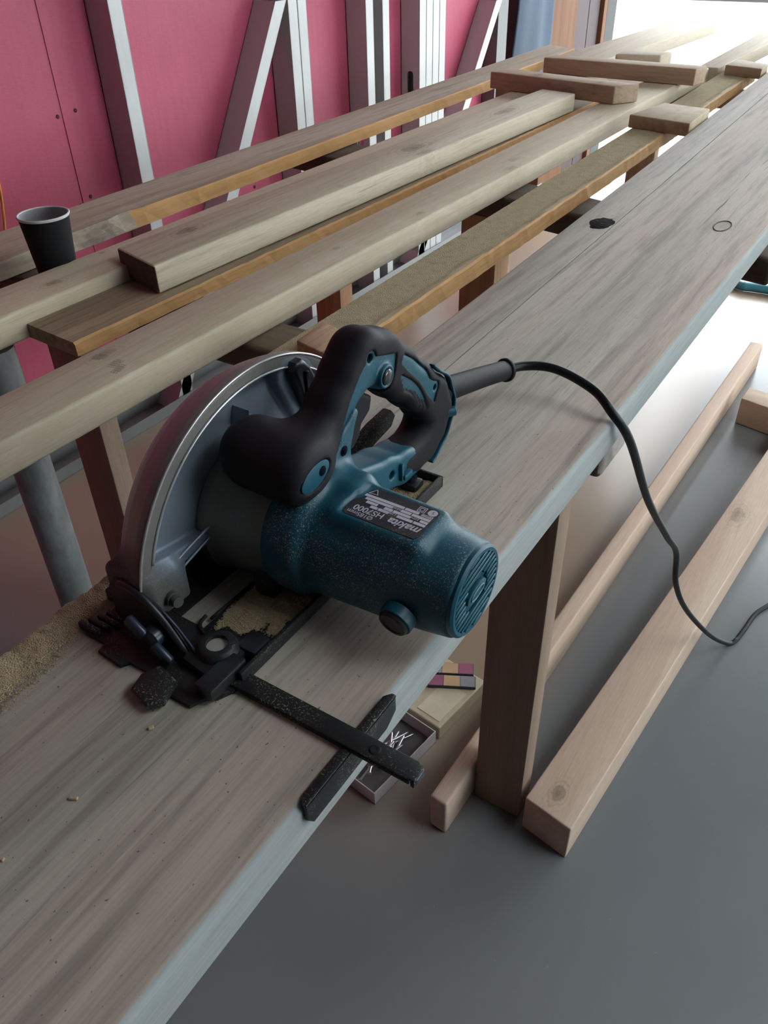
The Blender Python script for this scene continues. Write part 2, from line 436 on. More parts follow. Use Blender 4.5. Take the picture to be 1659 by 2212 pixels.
# ---- steel studs
def stud(y0, w, tilt=0.0, xf=-1.91, depth=.088, zt=1.9, label='', group=None, slots=(-.30,.30,.9), dull=False, name='steel_stud'):
    """C-section: web faces -Y, front flange faces the room; tilt leans it along the wall (dy per dz, pivot z=0)"""
    t = .0018; z0 = FLOOR+.002
    Mx = Matrix.Identity(4); Mx[1][2] = tilt
    Mx.translation = Vector((0, 0, 0))
    mb = MB()
    zs = [z0]
    xa, xb = xf-depth, xf; xm0, xm1 = (xa+xb)/2-.014, (xa+xb)/2+.014
    mb.box(xa, xm0, y0, y0+t, z0, zt, M=Mx); mb.box(xm1, xb, y0, y0+t, z0, zt, M=Mx)
    zc = z0
    for s in slots:
        mb.box(xm0, xm1, y0, y0+t, zc, s-.045, M=Mx); zc = s+.045
        for k in range(6):                       # rounded slot ends
            a = k*math.pi/12; 
        n = 7
        for sg in (-1, 1):
            for k in range(n):
                h0 = .031+.014*k/n; h1 = .031+.014*(k+1)/n
                wd = math.sqrt(max(0, .014**2-(h1-.031)**2))
                zz = sorted((s+sg*h0, s+sg*h1))
                if wd < .0139:
                    mb.box(xm0, (xa+xb)/2-wd, y0, y0+t, zz[0], zz[1], M=Mx); mb.box((xa+xb)/2+wd, xm1, y0, y0+t, zz[0], zz[1], M=Mx)
    mb.box(xm0, xm1, y0, y0+t, zc, zt, M=Mx)
    mb.box(xb-t, xb, y0, y0+w, z0, zt, .0008, 1, M=Mx); mb.box(xa, xa+t, y0, y0+w, z0, zt, M=Mx)
    mb.box(xb-.008, xb, y0+w-t, y0+w, z0, zt, M=Mx); mb.box(xa, xa+.008, y0+w-t, y0+w, z0, zt, M=Mx)
    o = mb.build(name, M['galv_dull'] if dull else M['galv'], loc=((xa+xb)/2, y0+tilt*z0, z0))
    tag(o, label, 'steel stud', group); return o
GS = 'steel studs standing against the pink wall'
stud(1.648, .047, 0, label='upright galvanised steel stud nearest the black cup, first from the left', group=GS, slots=(-.245,.355,.955))
stud(2.178, .055, .64, zt=.212, label='leaning steel stud tilted to the right, second from the left against the pink wall', group=GS, slots=(-.255,.345,.945))
stud(2.375, .046, 0, label='left one of the close pair of bright steel studs on the pink wall', group=GS, slots=(-.245,.355,.955))
stud(2.424, .046, 0, label='right one of the close pair of bright steel studs on the pink wall', group=GS)
stud(2.815, .048, 0, label='narrow bright steel stud right of the close pair, with dark web on its left', group=GS)
stud(2.925, .045, 0, label='narrow bright steel stud with a pink slot, just left of the cluster of four', group=GS, slots=(-.25,.35))
for k, nm in enumerate(('leftmost', 'second from left', 'third from left', 'rightmost')):
    stud(3.192+.053*k, .050, 0, label='%s of the cluster of four touching bright steel studs' % nm, group=GS, slots=(-.15,.45))
stud(3.80, .06, .72, zt=.085, label='leaning steel stud right of the cluster of four, before the blue sheet', group=GS, slots=(-.25,.35))
stud(3.93, .10, 0, xf=-1.93, depth=.068, label='dull grey upright steel stud next to the blue sheet', group=GS, slots=(), dull=True)
o = MB().box(-1.998, -1.90, -1.0, 4.55, FLOOR+.001, FLOOR+.003).box(-1.998,-1.996,-1.0,4.55,FLOOR,FLOOR+.04).box(-1.904,-1.902,-1.0,4.55,FLOOR,FLOOR+.04).build('floor_track', m_galv('floor_channel_steel',(.26,.27,.27),.35,.5), loc=(-1.95,1.8,FLOOR))
tag(o, 'long galvanised steel channel lying on the floor along the pink wall', 'steel channel')
# blue sheet
vs, fs = [], []
ny, nz = 30, 24
for j in range(nz+1):
    z = -.62+2.2*j/nz
    for i in range(ny+1):
        u = i/ny; y0 = 4.10+.03*math.sin(z*7+1)+(.05 if z < -.25 else 0)
        vs.append((-1.925+.010*math.sin(u*5+z*1.5)+.003*math.sin(u*14), y0+(4.575-y0)*u, z))
for j in range(nz):
    for i in range(ny): fs.append((j*(ny+1)+i, j*(ny+1)+i+1, (j+1)*(ny+1)+i+1, (j+1)*(ny+1)+i))
o = link('blue_tarp', vs, fs, plain('blue_tarpaulin', (.004,.033,.080), .6), loc=(-1.92,4.35,-.6), smooth=True)
md = o.modifiers.new('thickness', 'SOLIDIFY'); md.thickness = .003
tag(o, 'blue plastic sheet hanging on the wall beside the orange timber post', 'plastic sheet')
o = MB().tube([(-1.985,1.20,.25),(-1.983,1.245,.0),(-1.985,1.253,-.0914),(-1.984,1.236,-.1835),(-1.984,1.224,-.2224),(-1.985,1.205,-.30)], .0035, 8).build('orange_cable', plain('orange_cable_sheath', (.75,.25,.03), .5), loc=(-1.985,1.23,0), smooth=True)
tag(o, 'thin orange cable hanging down the pink wall at the left edge', 'cable')

# ------------------------------------------------------------------ boards
def board(name, c, zt, th, mat, label, cat='timber board', bev=.003, group=None, zt2=None, end=None):
    """c: near-left, near-right, far-right, far-left (x, y) of the top face"""
    zt2 = zt if zt2 is None else zt2
    z = [zt, zt, zt2, zt2]
    lo = [(x,y,k-th) for (x,y),k in zip(c,z)]; hi = [(x,y,k) for (x,y),k in zip(c,z)]
    cx = sum(p[0] for p in c)/4; cy = sum(p[1] for p in c)/4; loc = (cx,cy,min(z)-th)
    m = mat(loc) if callable(mat) else mat
    o = MB().hexa(lo+hi, bev, 3).build(name, [m, end] if end else m, loc=loc, auto=35)
    if end:
        for p in o.data.polygons:
            if p.normal.y < -.7: p.material_index = 1
    tag(o, label, cat, group); return o
def W(name, axis='Y', seed=0, **kw):
    p = dict(PINE); p.update(kw)
    return lambda org: wood(name, axis=axis, seed=seed, org=org, **p)

# the wide plank that the saw stands on; a thin saw kerf runs from the saw to the far end
def plank():
    loc = Vector((-.36, 1.5, -.045))
    xr = -.2145; th = .045; k = .0009
    kx = lambda y: -.4235-.0236*(y-.46)
    xl = lambda y: -.487-.0245*(y-.2)
    mb = MB(); y0, y1, ys = -.45, 4.3, .50
    bm = bmesh.new()
    def slab(poly, bev_edges):
        c = [(x,y,-th) for x,y in poly]+[(x,y,0) for x,y in poly]
        b = bmesh.new(); vs = [b.verts.new(p) for p in c]; n = len(poly)
        b.faces.new(vs[:n][::-1]); b.faces.new(vs[n:])
        for i in range(n): b.faces.new([vs[i],vs[(i+1)%n],vs[n+(i+1)%n],vs[n+i]])
        b.verts.ensure_lookup_table()
        sel = []
        for i in bev_edges:
            for off in (0, n):
                e = b.edges.get((b.verts[off+i], b.verts[off+(i+1)%n])); sel.append(e)
        bmesh.ops.bevel(b, geom=sel, offset=.0065, segments=4, profile=.5, affect='EDGES')
        mb.bm(b)
    slab([(xl(y0),y0),(xr,y0),(xr,y1),(kx(y1)+k,y1),(kx(ys)+k,ys),(kx(ys)-k,ys),(kx(y1)-k,y1),(xl(y1),y1)], [1,7])
    m = wood('grey_pine_plank', (.51,.44,.365), (.49,.465,.395), (.21,.18,.16), 'Y', 2, org=loc, streak=.68, ticks=.95, band=11,
             knots=[(-.468,1.405,.020,.035,.35),(-.284,1.487,.02,.035,.3)], specks=.75, tint=True)
    nt = m.node_tree
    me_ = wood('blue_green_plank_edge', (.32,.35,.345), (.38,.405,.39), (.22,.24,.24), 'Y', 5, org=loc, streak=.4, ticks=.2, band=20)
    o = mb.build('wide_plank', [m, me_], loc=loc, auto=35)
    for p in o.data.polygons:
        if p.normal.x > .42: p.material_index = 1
    tag(o, 'wide grey pine plank under the circular saw, edged with sawdust', 'timber plank')
    ring = MB().tube([(-.284+.013*math.cos(a),1.487+.030*math.sin(a),.0002) for a in [2*math.pi*i/24 for i in range(25)]], .0010, 6, 2)
    ring.build('knot', plain('knot_bark', (.03,.026,.024), .8), o, loc=(-.284,1.487,0), smooth=True)['label'] = 'thin dark ring of a knot in the plank'
    rk = random.Random(5)
    pts = [(-.4685+.0195*math.cos(a)*(1+.16*rk.uniform(-1,1)), 1.404+.031*math.sin(a)*(1+.16*rk.uniform(-1,1))) for a in [2*math.pi*i/22 for i in range(22)]]
    qk = N('dark_loose_knot'); ck = qk.mix(qk.ramp(qk.noise(qk.map(), 90, 4, .7), (.5,.75)), (.006,.005,.005), (.06,.05,.05)); qk.bump(qk.noise(qk.map(), 150, 4), .8, .003)
    MB().prism(pts, -.002, .0008, 'Z', .0006).build('knot', qk.fin(ck, .9, 0, .05), o, loc=(-.4685,1.404,0), smooth=True)['label'] = 'black loose knot beside the cut line'
    return o
wide = plank()

G = 'long timbers laid over the trestles'
board('timber_beam', [(-.858,-.4),(-.768,-.4),(-.735,3.06),(-.845,3.06)], .0, .045,
      W('pine_stamped', seed=4, streak=.42, ticks=.3, knots=[(-.83,.60,.010,.022,.7),(-.80,1.07,.006,.012,.5),(-.775,1.30,.008,.016,.6),(-.79,1.72,.010,.02,.5),(-.765,1.655,.012,.03,.5),(-.78,2.2,.008,.025,.4)], dust=.35, specks=.4),
      'long pale pine beam with faint stamped marks, between the dusty board and the stacked beam', 'timber beam', .005, G)
cb = bpy.data.objects['timber_beam']; rs = random.Random(11)
for cx_, cy_, w_, l_, rot in ((-.828,.5915,.016,.014,.25), (-.797,.589,.012,.020,.25), (-.782,.581,.010,.022,.25)):
    st = MB(); Ms = Matrix.Translation((cx_,cy_,0)) @ Matrix.Rotation(rot,4,'Z')
    for i in range(7):
        u = -w_/2+w_*i/6; st.box(u-.00035,u+.00035,-l_/2*rs.uniform(.6,1),l_/2*rs.uniform(.6,1),.00005,.00015,M=Ms)
    for i in range(5):
        u = -l_/2+l_*i/4; st.box(-w_/2*rs.uniform(.5,1),w_/2*rs.uniform(.5,1),u-.00035,u+.00035,.00005,.00015,M=Ms)
    st.build('stamp_mark', plain('faint_stamp_ink',(.24,.19,.14),.8), cb, loc=(cx_,cy_,0))['label'] = 'faint hatched ink stamp'
board('timber_beam', [(-.858+.085,3.065),(-.768+.06,3.065),(-.66,4.4),(-.78,4.4)], .0, .045,
      W('pine_far', seed=14, streak=.3, ticks=.2), 'pale sunlit pine beam at the far end of the bench near the doorway', 'timber beam', .004, G)
board('timber_beam', [(-1.155,-.4),(-1.055,-.4),(-1.03,2.95),(-1.135,2.95)], .0, .045,
      W('pine_yellow', seed=6, streak=.32, ticks=.3, base=(.55,.46,.33), alt=(.62,.53,.39), knots=[(-1.09,.73,.010,.018,.8),(-1.13,.86,.004,.008,.6)]),
      'pale yellow pine beam right in front of the black paper cup', 'timber beam', .006, G)
board('timber_beam', [(-1.07,.845),(-.955,.815),(-.905,2.345),(-1.015,2.37)], .0235, .0445,
      W('pine_knotty', seed=8, streak=.5, ticks=.35, knots=[(-1.03,.965,.013,.028,.8),(-.985,1.62,.02,.045,.8),(-.975,2.05,.018,.055,.8),(-.945,1.60,.012,.03,.6),(-.955,1.30,.008,.01,.3)]),
      'knotty pine beam with a dark sawn end, stacked on the thin brown board', 'timber beam', .004, G, end=plain('weathered_shaded_end', (.10,.07,.05), .9, vs=120, var=.3))  # rough weathered end, its colour also darkened as a face turned from the light
DKW = dict(base=(.36,.25,.15), alt=(.42,.30,.19), dark=(.20,.125,.07))
def rough_edge_board(name, c, zt, th, top, edge, label, cat='timber board', ragged=(), edge_from=-9):
    """rough-sawn board: grey top, orange fresh-cut side, slightly ragged arris"""
    (x0,y0),(x1,y1),(x2,y2),(x3,y3) = c
    n = 120; vs = []; mb = MB(); rnd = random.Random(int(abs(zt)*1e4)+n)
    cx = (x0+x1+x2+x3)/4; cy = (y0+y1+y2+y3)/4; loc = (cx,cy,zt-th)
    P = []
    for i in range(n+1):
        t = i/n; y_l = y0+(y3-y0)*t; y_r = y1+(y2-y1)*t
        xl = x0+(x3-x0)*t; xr = x1+(x2-x1)*t
        j = .0012*rnd.uniform(-1,1)
        dz = .0008*rnd.uniform(-1,1)
        for (a,b,d) in ragged:
            if a < y_r < b:
                w = math.sin(math.pi*(y_r-a)/(b-a)); j -= w*d*(.6+.4*rnd.random()); dz -= w*d*.3*rnd.random()
        ch = .003
        P.append([(xl,y_l,zt-th),(xl,y_l,zt-ch),(xl+ch,y_l,zt),(xr+j-ch,y_r,zt+dz*.3),(xr+j,y_r,zt-ch+dz),(xr+.001*rnd.uniform(-1,1),y_r,zt-th+.001),(xr-.002,y_r,zt-th)])
    k = 7
    for p in P: vs += p
    fs = []; mi = []
    for i in range(n):
        for a in range(k):
            b = (a+1) % k
            fs.append((i*k+a, i*k+b, (i+1)*k+b, (i+1)*k+a)); mi.append(1 if a in (3,4) and P[i][4][1] > edge_from+.06*math.sin(i*1.7) else 0)
    fs += [tuple(range(k)), tuple(n*k+a for a in range(k))]; mi += [0,0]
    o = link(name, vs, fs, None, loc=loc, mats=[top(loc), edge(loc)], mat_idx=mi)
    tag(o, label, cat, G); return o
EDGE = W('fresh_sawn_edge', seed=21, base=(.50,.27,.10), alt=(.58,.34,.14), dark=(.32,.14,.045), streak=.35, ticks=.2, band=20)
rough_edge_board('thin_board', [(-1.05,.64),(-.935,.632),(-.90,2.62),(-1.015,2.62)], -.0225, .0215,
      W('weathered_brown', seed=9, base=(.27,.20,.13), alt=(.36,.27,.18), dark=(.11,.075,.045), streak=.7, ticks=.6), EDGE,
      'thin weathered brown board with an orange sawn edge, lying beneath the knotty beam')
rough_edge_board('rough_board', [(-1.405,-.2),(-1.262,-.2),(-1.320,3.36),(-1.455,3.42)], -.013, .031,
      W('rough_grey_brown', seed=11, base=(.40,.32,.235), alt=(.48,.41,.33), dark=(.20,.155,.115), streak=.6, ticks=.5, knots=[(-1.27,.98,.03,.05,.7)]), EDGE,
      'rough sawn board with a torn bark edge, farthest back along the pink wall', ragged=((.82,1.28,.016),), edge_from=1.06)
rough_edge_board('dusty_board', [(-.668,.66),(-.586,.655),(-.605,3.15),(-.70,3.15)], -.015, .030,
      W('dusty_board_wood', seed=12, base=(.42,.31,.19), alt=(.48,.36,.23), dark=(.28,.19,.11), dust=.7), EDGE,
      'sawdust covered board with an orange edge, between the wide plank and the stamped beam')

# cross pieces and offcuts lying on top
BR = dict(base=(.40,.29,.205), alt=(.46,.345,.25), dark=(.26,.175,.115))
board('timber_offcut', [(-1.21,2.43),(-.803,2.362),(-.757,2.425),(-1.165,2.50)], .0455, .0445,
      W('offcut_brown', 'X', 31, knots=[(-1.06,2.44,.015,.02,.7),(-.86,2.40,.014,.02,.6)], **BR), 'square brown offcut laid across the beams, the nearer of the two crossing pieces', 'timber offcut', .003, 'offcuts on the bench')
board('timber_offcut', [(-1.175,2.735),(-.688,2.715),(-.675,2.785),(-1.165,2.805)], .0455, .0445,
      W('offcut_tan', 'X', 33, base=(.42,.31,.21), alt=(.48,.36,.25), dark=(.27,.18,.11)), 'longer tan offcut laid across the beams behind the brown one, nearer the doorway', 'timber offcut', .003, 'offcuts on the bench')
board('timber_offcut', [(-.698,2.190),(-.5375,2.157),(-.5415,2.345),(-.668,2.370)], .016, .0305,
      W('offcut_block', 'X', 35, dust=.8, **BR), 'dust covered flat offcut lying on the dusty board in mid bench', 'timber offcut', .003, 'offcuts on the bench')
board('timber_offcut', [(-.680,3.03),(-.562,3.0),(-.564,3.10),(-.675,3.16)], .015, .0295,
      W('offcut_end', 'X', 37, dust=.5, **BR), 'small offcut with sloping corner at the far end of the dusty board', 'timber offcut', .003, 'offcuts on the bench')
o = board('timber_offcut', [(-.632,.748),(-.575,.735),(-.585,.80),(-.638,.815)], .006, .0205,
      W('offcut_ribbed', 'Y', 39, base=(.42,.27,.17), alt=(.50,.34,.22), dark=(.28,.17,.10), streak=.9, band=40), 'little ribbed brown offcut behind the saw handle, on the dusty board', 'timber offcut', .002, 'offcuts on the bench')
board('timber_board', [(-1.28,3.05),(-1.10,3.0),(-1.02,4.2),(-1.20,4.2)], .0, .045, W('far_pale', seed=41, streak=.25), 'pale washed out board at the far left end of the bench in the doorway light', 'timber board', .004, G)
board('timber_offcut', [(-1.0,2.90),(-.86,2.93),(-.85,3.02),(-1.0,3.0)], .044, .044, W('far_chunk', 'X', 43, streak=.4), 'pale broken offcut behind the longer tan offcut, in the doorway light', 'timber offcut', .006, 'offcuts on the bench')

# ------------------------------------------------------------------ trestles
LEGD = dict(base=(.30,.205,.145), alt=(.35,.245,.175), dark=(.20,.13,.09), streak=.35, ticks=.2)
def trestle(loc, label, bear, legs, mats):
    t = empty('trestle', loc); tag(t, label, 'trestle')
    (c, zt, th) = bear
    lo = [(x,y,zt-th) for x,y in c]; hi = [(x,y,zt) for x,y in c]
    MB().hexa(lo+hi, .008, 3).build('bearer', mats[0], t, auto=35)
    for (x0,x1,y0,y1,z0,z1) in legs:
        MB().box(x0,x1,y0,y1,z0,z1,.003).build('leg', mats[1], t, auto=35)
    return t
t1 = trestle((-.75,.85,FLOOR), 'near timber trestle under the saw end of the bench, with square sawn legs',
        ([(-1.52,.785),(-.222,.785),(-.222,.875),(-1.52,.875)], -.0455, .0445),
        [(-.372,-.280,.834,.879,FLOOR,-.0905), (-1.302,-1.208,.822,.867,FLOOR,-.0905)],
        (wood('bearer_pine', (.13,.09,.06), (.17,.12,.08), (.08,.055,.035), 'X', 51), wood('leg_pine', (.28,.20,.145), (.33,.24,.175), (.19,.125,.085), 'Z', 52, streak=.35, ticks=.15)))  # bearer colour darkened to stand for its shaded top between the boards
be = [c for c in t1.children if c.name.startswith('bearer')][0]
be.data.materials.append(wood('bearer_end_grain', (.34,.31,.29), (.42,.38,.35), (.22,.19,.175), 'X', 57, band=60, streak=.5))
for p in be.data.polygons:
    if p.normal.x > .7: p.material_index = 1
MB().lathe([(0,.004),(.05,.004)], (-1.208,.845,-.565), (1,.1,0), 10).build('bolt', M['blackplastic'], t1)['label'] = 'black bolt in the trestle leg'
t2 = trestle((-.8,1.72,FLOOR), 'far timber trestle below the middle of the bench',
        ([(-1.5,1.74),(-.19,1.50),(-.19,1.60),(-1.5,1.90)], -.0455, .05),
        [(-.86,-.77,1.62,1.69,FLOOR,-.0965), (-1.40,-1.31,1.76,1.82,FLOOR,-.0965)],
        (wood('bearer_shaded', (.085,.06,.04), (.11,.08,.055), (.05,.035,.025), 'X', 53), wood('leg_orange', (.40,.22,.12), (.46,.27,.15), (.28,.14,.07), 'Z', 54)))  # bearer brown holds the shade cast by the boards above it
t3 = trestle((-.9,3.35,FLOOR), 'farthest timber trestle holding up the bench end by the doorway',
        ([(-1.55,2.95),(-.3,2.90),(-.3,3.0),(-1.55,3.05)], -.0455, .045),
        [(-.92,-.83,2.94,2.985,FLOOR,-.0905), (-1.45,-1.36,2.96,3.005,FLOOR,-.0905)],
        (wood('bearer_far', (.36,.25,.16), (.42,.3,.2), (.24,.15,.09), 'X', 55), wood('leg_far', (.36,.25,.16), (.42,.3,.2), (.24,.15,.09), 'Z', 56)))
def pipe_mat():
    q = N('galvanised_tube'); n = q.noise(q.map((1,1,.5)), 22, 5, .65)
    c = q.mix(q.ramp(n, (.35,.65)), (.20,.215,.22), (.33,.34,.34)); q.bump(n, .1, .002)
    return q.fin(c, .5, .45)
o = MB().lathe([(0,.031),(.0,.031),(.846,.031),(.846,.026)], (-1.09,.60,FLOOR), (0,0,1), 32).build('steel_tube', pipe_mat(), loc=(-1.09,.60,FLOOR), auto=40)
tag(o, 'grey galvanised steel tube standing upright under the yellow pine beam', 'steel tube')

# --------------------------------------------------------------- floor timbers
FT = dict(base=(.58,.435,.335), alt=(.64,.50,.39), dark=(.44,.31,.22), streak=.35, ticks=.25)
ff = empty('floor_frame', (-.3,1.5,FLOOR))
board('floor_beam', [(-.268,.822),(-.176,.806),(.03,3.6),(-.06,3.6)], FLOOR+.09, .0895,
      W('floor_beam_pine', seed=61, knots=[(-.222,.86,.013,.022,.9),(-.16,1.85,.02,.04,.7)], **FT), 'thick pink toned pine beam on the floor, right of the leg, with a knot near its sawn end', 'timber beam', .003, 'timbers on the floor')
board('floor_beam', [(-.413,.737),(-.378,.734),(-.330,2.9),(-.372,2.9)], FLOOR+.09, .0895,
      W('floor_beam_slim', seed=63, **FT), 'slim pine beam on the floor passing behind the bench leg', 'timber beam', .005, 'timbers on the floor')
board('floor_block', [(-.300,2.47),(-.06,2.42),(-.05,2.50),(-.296,2.56)], FLOOR+.0895, .0885,
      W('floor_block_pine', 'X', 65, **FT), 'short pine block between the two floor beams', 'timber block', .003, 'timbers on the floor')
bpy.data.objects.remove(ff)
o = MB().tube([(-.95,3.76,FLOOR+.02),(-.58,3.60,FLOOR+.02),(-.45,3.60,FLOOR+.02),(.4,3.66,FLOOR+.02)], .019, 10).build('teal_hose', plain('teal_hose_plastic', (.05,.23,.30), .5), loc=(-.4,3.6,FLOOR), smooth=True)
tag(o, 'teal hose lying on the bright floor right of the bench', 'hose')

# tray of nails and small patterned box under the bench
TR = N('clear_plastic'); TR.fin((.78,.76,.76), .25, 0, .5); TR.b.inputs['Transmission Weight'].default_value = .35
def oriented(c, ang): return Matrix.Translation(Vector(c)) @ Matrix.Rotation(ang, 4, 'Z')
A = oriented((-.553,.822,FLOOR), R(-8))
tr = empty('nail_tray', (-.553,.822,FLOOR)); tag(tr, 'clear plastic tray of steel nails on the floor below the saw guide', 'tray')
MB().box(-.048,.048,-.10,.085,0,.002,M=A).build('tray_base', plain('tray_base_plastic',(.13,.125,.13),.3), tr)  # plain dark grey in place of a see-through base
for b in ((-.048,.048,-.10,-.098),(-.048,.048,.083,.085),(-.048,-.046,-.098,.083),(.046,.048,-.098,.083)):
    MB().box(b[0],b[1],b[2],b[3],.002,.035,M=A).build('tray_wall', TR.m, tr)
rnd = random.Random(3)
for i in range(12):
    a = R(rnd.uniform(40,120)); c = A @ Vector((rnd.uniform(-.012,.012), rnd.uniform(-.05,.035), .006+.0042*i*.55))
    d = Vector((math.cos(a),math.sin(a),rnd.uniform(-.04,.04)))*.036
    o = MB().lathe([(0,.0045),(.0025,.0055),(.0025,.0027),(.066,.0027),(.072,.0003)], c-d, d, 10).build('nail', M['steel'], loc=c, auto=40)
    tag(o, 'loose steel nail lying in the clear plastic tray', 'nail', 'steel nails in the tray')
B = oriented((-.535,.99,FLOOR), R(-8))
bx = empty('cream_box', (-.535,.99,FLOOR)); tag(bx, 'cream cardboard box on the floor beside the nail tray', 'box')
CR = plain('cream_card', (.56,.48,.34), .7)
MB().box(-.055,.055,-.075,.085,.0,.036,.003,M=B).build('box_body', CR, bx)
MB().box(-.012,.045,-.062,.03,.036,.0372,M=B).build('box_label', plain('pale_label', (.68,.59,.44), .7), bx)['label'] = 'pale blank label'
Cc = oriented((-.533,1.035,FLOOR+.0372), R(28))
for k, (px,py) in enumerate(((.0,-.013),(-.004,.022))):
    mb = MB()
    mb.cur = 0; mb.box(px-.05,px+.05,py-.016,py+.016,0,.007,.0015,M=Cc)
    mb.cur = 1; mb.box(px-.048,px-.018,py-.014,py+.014,.0068,.0076,M=Cc)
    mb.cur = 2; mb.box(px-.017,px+.017,py-.014,py+.014,.0068,.0076,M=Cc)
    mb.cur = 3; mb.box(px+.018,px+.048,py-.014,py+.014,.0068,.0076,M=Cc)
    cols = [(.30,.09,.16),(.55,.36,.20),(.28,.28,.32)] if k == 0 else [(.28,.28,.32),(.55,.36,.20),(.36,.10,.18)]
    o = mb.build('small_packet', [plain('packet_edge',(.04,.035,.05),.6)]+[plain('packet_%d%d'%(k,i), c_, .6) for i,c_ in enumerate(cols)], loc=Cc.translation)
    tag(o, ('nearer' if k == 0 else 'farther')+' of two small colour banded packets on the cream box', 'packet', 'packets on the cream box')

# ------------------------------------------------------------------ paper cup
cc = Vector((-1.173,.80,-.0453))
cup = empty('paper_cup', cc); tag(cup, 'black paper coffee cup with white inside, standing behind the yellow pine beam', 'cup')
hh = .118; r0, r1 = .0285, .0390
body = MB().lathe([(.001,r0-.001),(.0,r0),(hh-.001,r1),(hh-.001,r1-.0008)], cc, (0,0,1), 56, cap=False).build('cup_wall', plain('black_card', (.009,.009,.010), .75, 0, .2), cup, auto=50)
wh = plain('white_paper', (.62,.61,.62), .55)
rim = [(.004,.0),(.004,r0-.0015),(hh,r1-.0012)]+[(hh+.0016*math.sin(a), r1+.0003-.0018*math.cos(a)) for a in [math.pi*i/6 for i in range(7)]]+[(hh-.003,r1+.0006)]
MB().lathe(rim, cc, (0,0,1), 56, cap=False).build('cup_lining', wh, cup, smooth=True)['label'] = 'white lining and rolled rim'

# ------------------------------------------------------------------ sawdust
def heap(name, x0, x1, y0, y1, nx, ny, hf, base, mat, label, loc):
    """height field with a per-vertex coverage; hf(x, y) -> (height, cover)"""
    vs = []; cov = []
    for j in range(ny+1):
        for i in range(nx+1):
            x = x0+(x1-x0)*i/nx; y = y0+(y1-y0)*j/ny
            h, c, xx, b = hf(x, y); vs.append((xx, y, b+h)); cov.append(c)
    fs = [(j*(nx+1)+i, j*(nx+1)+i+1, (j+1)*(nx+1)+i+1, (j+1)*(nx+1)+i) for j in range(ny) for i in range(nx)]
    o = link(name, vs, fs, mat, loc=loc, smooth=True)
    at = o.data.attributes.new('cover', 'FLOAT', 'POINT'); at.data.foreach_set('value', cov)
    tag(o, label, 'sawdust', None, 'stuff'); return o
def fb(x, y, s): return mnoise.fractal(Vector((x*s, y*s, 1.7)), 1.0, 2.0, 4)
SD = sawdust_mat('sawdust_grains', (.50,.41,.265), (.37,.295,.18), (.27,.21,.13))
xlp = lambda y: -.487-.0245*(y-.2)
def hf1(x, y):
    xl = xlp(y); d = (x-xl)
    wd = max(.006, .034+.012*fb(x,y,9)+(.05*max(0,(.20-y))/.3) - .26*max(0,y-.26))
    t = d/wd
    c = max(0, min(1, 1.15-.75*t)); h = .0004+max(0, .0042*(1-t))*(.7+.5*fb(x,y,60)) if d >= 0 else 0
    ov = 0
    if d < 0.002: ov = -.002+.002*fb(x,y*1.0,120)
    return (max(.0003,h)+.0006*fb(x,y,220), c, x+ov, 0)
heap('sawdust', -.488, -.385, -.42, .345, 60, 320, hf1, 0, SD, 'tan sawdust heaped along the left edge of the wide plank before the saw', (-.44,.1,0))
def hf2(x, y):
    xl = -.667-.0125*(y-.66); xr = -.588-.0075*(y-.66); u = (x+.66)/.085
    xx = xl+(xr-xl)*max(0,min(1,u))
    c = 1.15-.9*max(0,u-.62)/.38+.25*fb(xx,y,14)
    return (.0006+.0012*(1-abs(2*u-1))+.0005*fb(xx,y,160), c, xx, -.0149)
SD2 = sawdust_mat('fine_sawdust', (.46,.39,.25), (.37,.305,.185), (.28,.225,.135))
heap('sawdust', -.66, -.575, .672, 3.1, 24, 380, hf2, 0, SD2, 'fine sawdust coating the board between plank and stamped beam', (-.62,1.6,-.015))

# chips
CH = wood('chip_wood', (.45,.34,.22), (.5,.4,.27), (.3,.2,.12), 'X', 71)
for i,(x,y,a,l_) in enumerate(((-.343,.142,.5,.006),(-.3415,.2087,1.1,.004),(-.3465,.0905,.3,.0035),(-.372,.225,2.0,.004))):
    Mx = Matrix.Translation((x,y,0)) @ Matrix.Rotation(a,4,'Z')
    o = MB().box(-l_/2,l_/2,-.0013,.0013,0.0001,.0022,.0005,1,M=Mx).build('wood_chip', CH, loc=(x,y,0))
    tag(o, ('brown wood chip','pale pellet of wood','tiny pale wood crumb','dark splinter')[i]+' lying on the near half of the wide plank', 'wood chip', 'chips on the wide plank')

# ---------------------------------------------------------------- circular saw
saw = empty('circular_saw', (-.37,.42,0))
tag(saw, 'teal and black corded circular saw standing on the wide grey plank', 'circular saw')
MY, MZ = .402, .051                                       # motor axis (along X)

# base plate (pressed steel) with blade window, raised right flange and rear lip
mb = MB(); t0, t1_ = .0004, .0034
mb.box(-.376,-.3125, .262,.566, t0,t1_, .001)                       # right strip
mb.box(-.455,-.376, .262,.300, t0,t1_, .001)                         # front strip
mb.box(-.455,-.402, .300,.566, t0,t1_, .001)                         # left strip
mb.box(-.402,-.376, .52,.566, t0,t1_, .001)
mb.box(-.3152,-.3112,.272,.568,.0008,.0135,.0012)                    # right flange
mb.box(-.40,-.3112,.5645,.5685,.0008,.0135,.0012)                    # rear lip
mb.prism([(-.452,.262),(-.452,.246),(-.430,.246),(-.428,.238),(-.402,.2365),(-.398,.243),(-.352,.243),(-.350,.236),(-.330,.236),(-.326,.246),(-.318,.252),(-.3135,.262)], t0, .0040, 'Z', .0008)
mb.build('base_plate', M['black'], saw, auto=35)
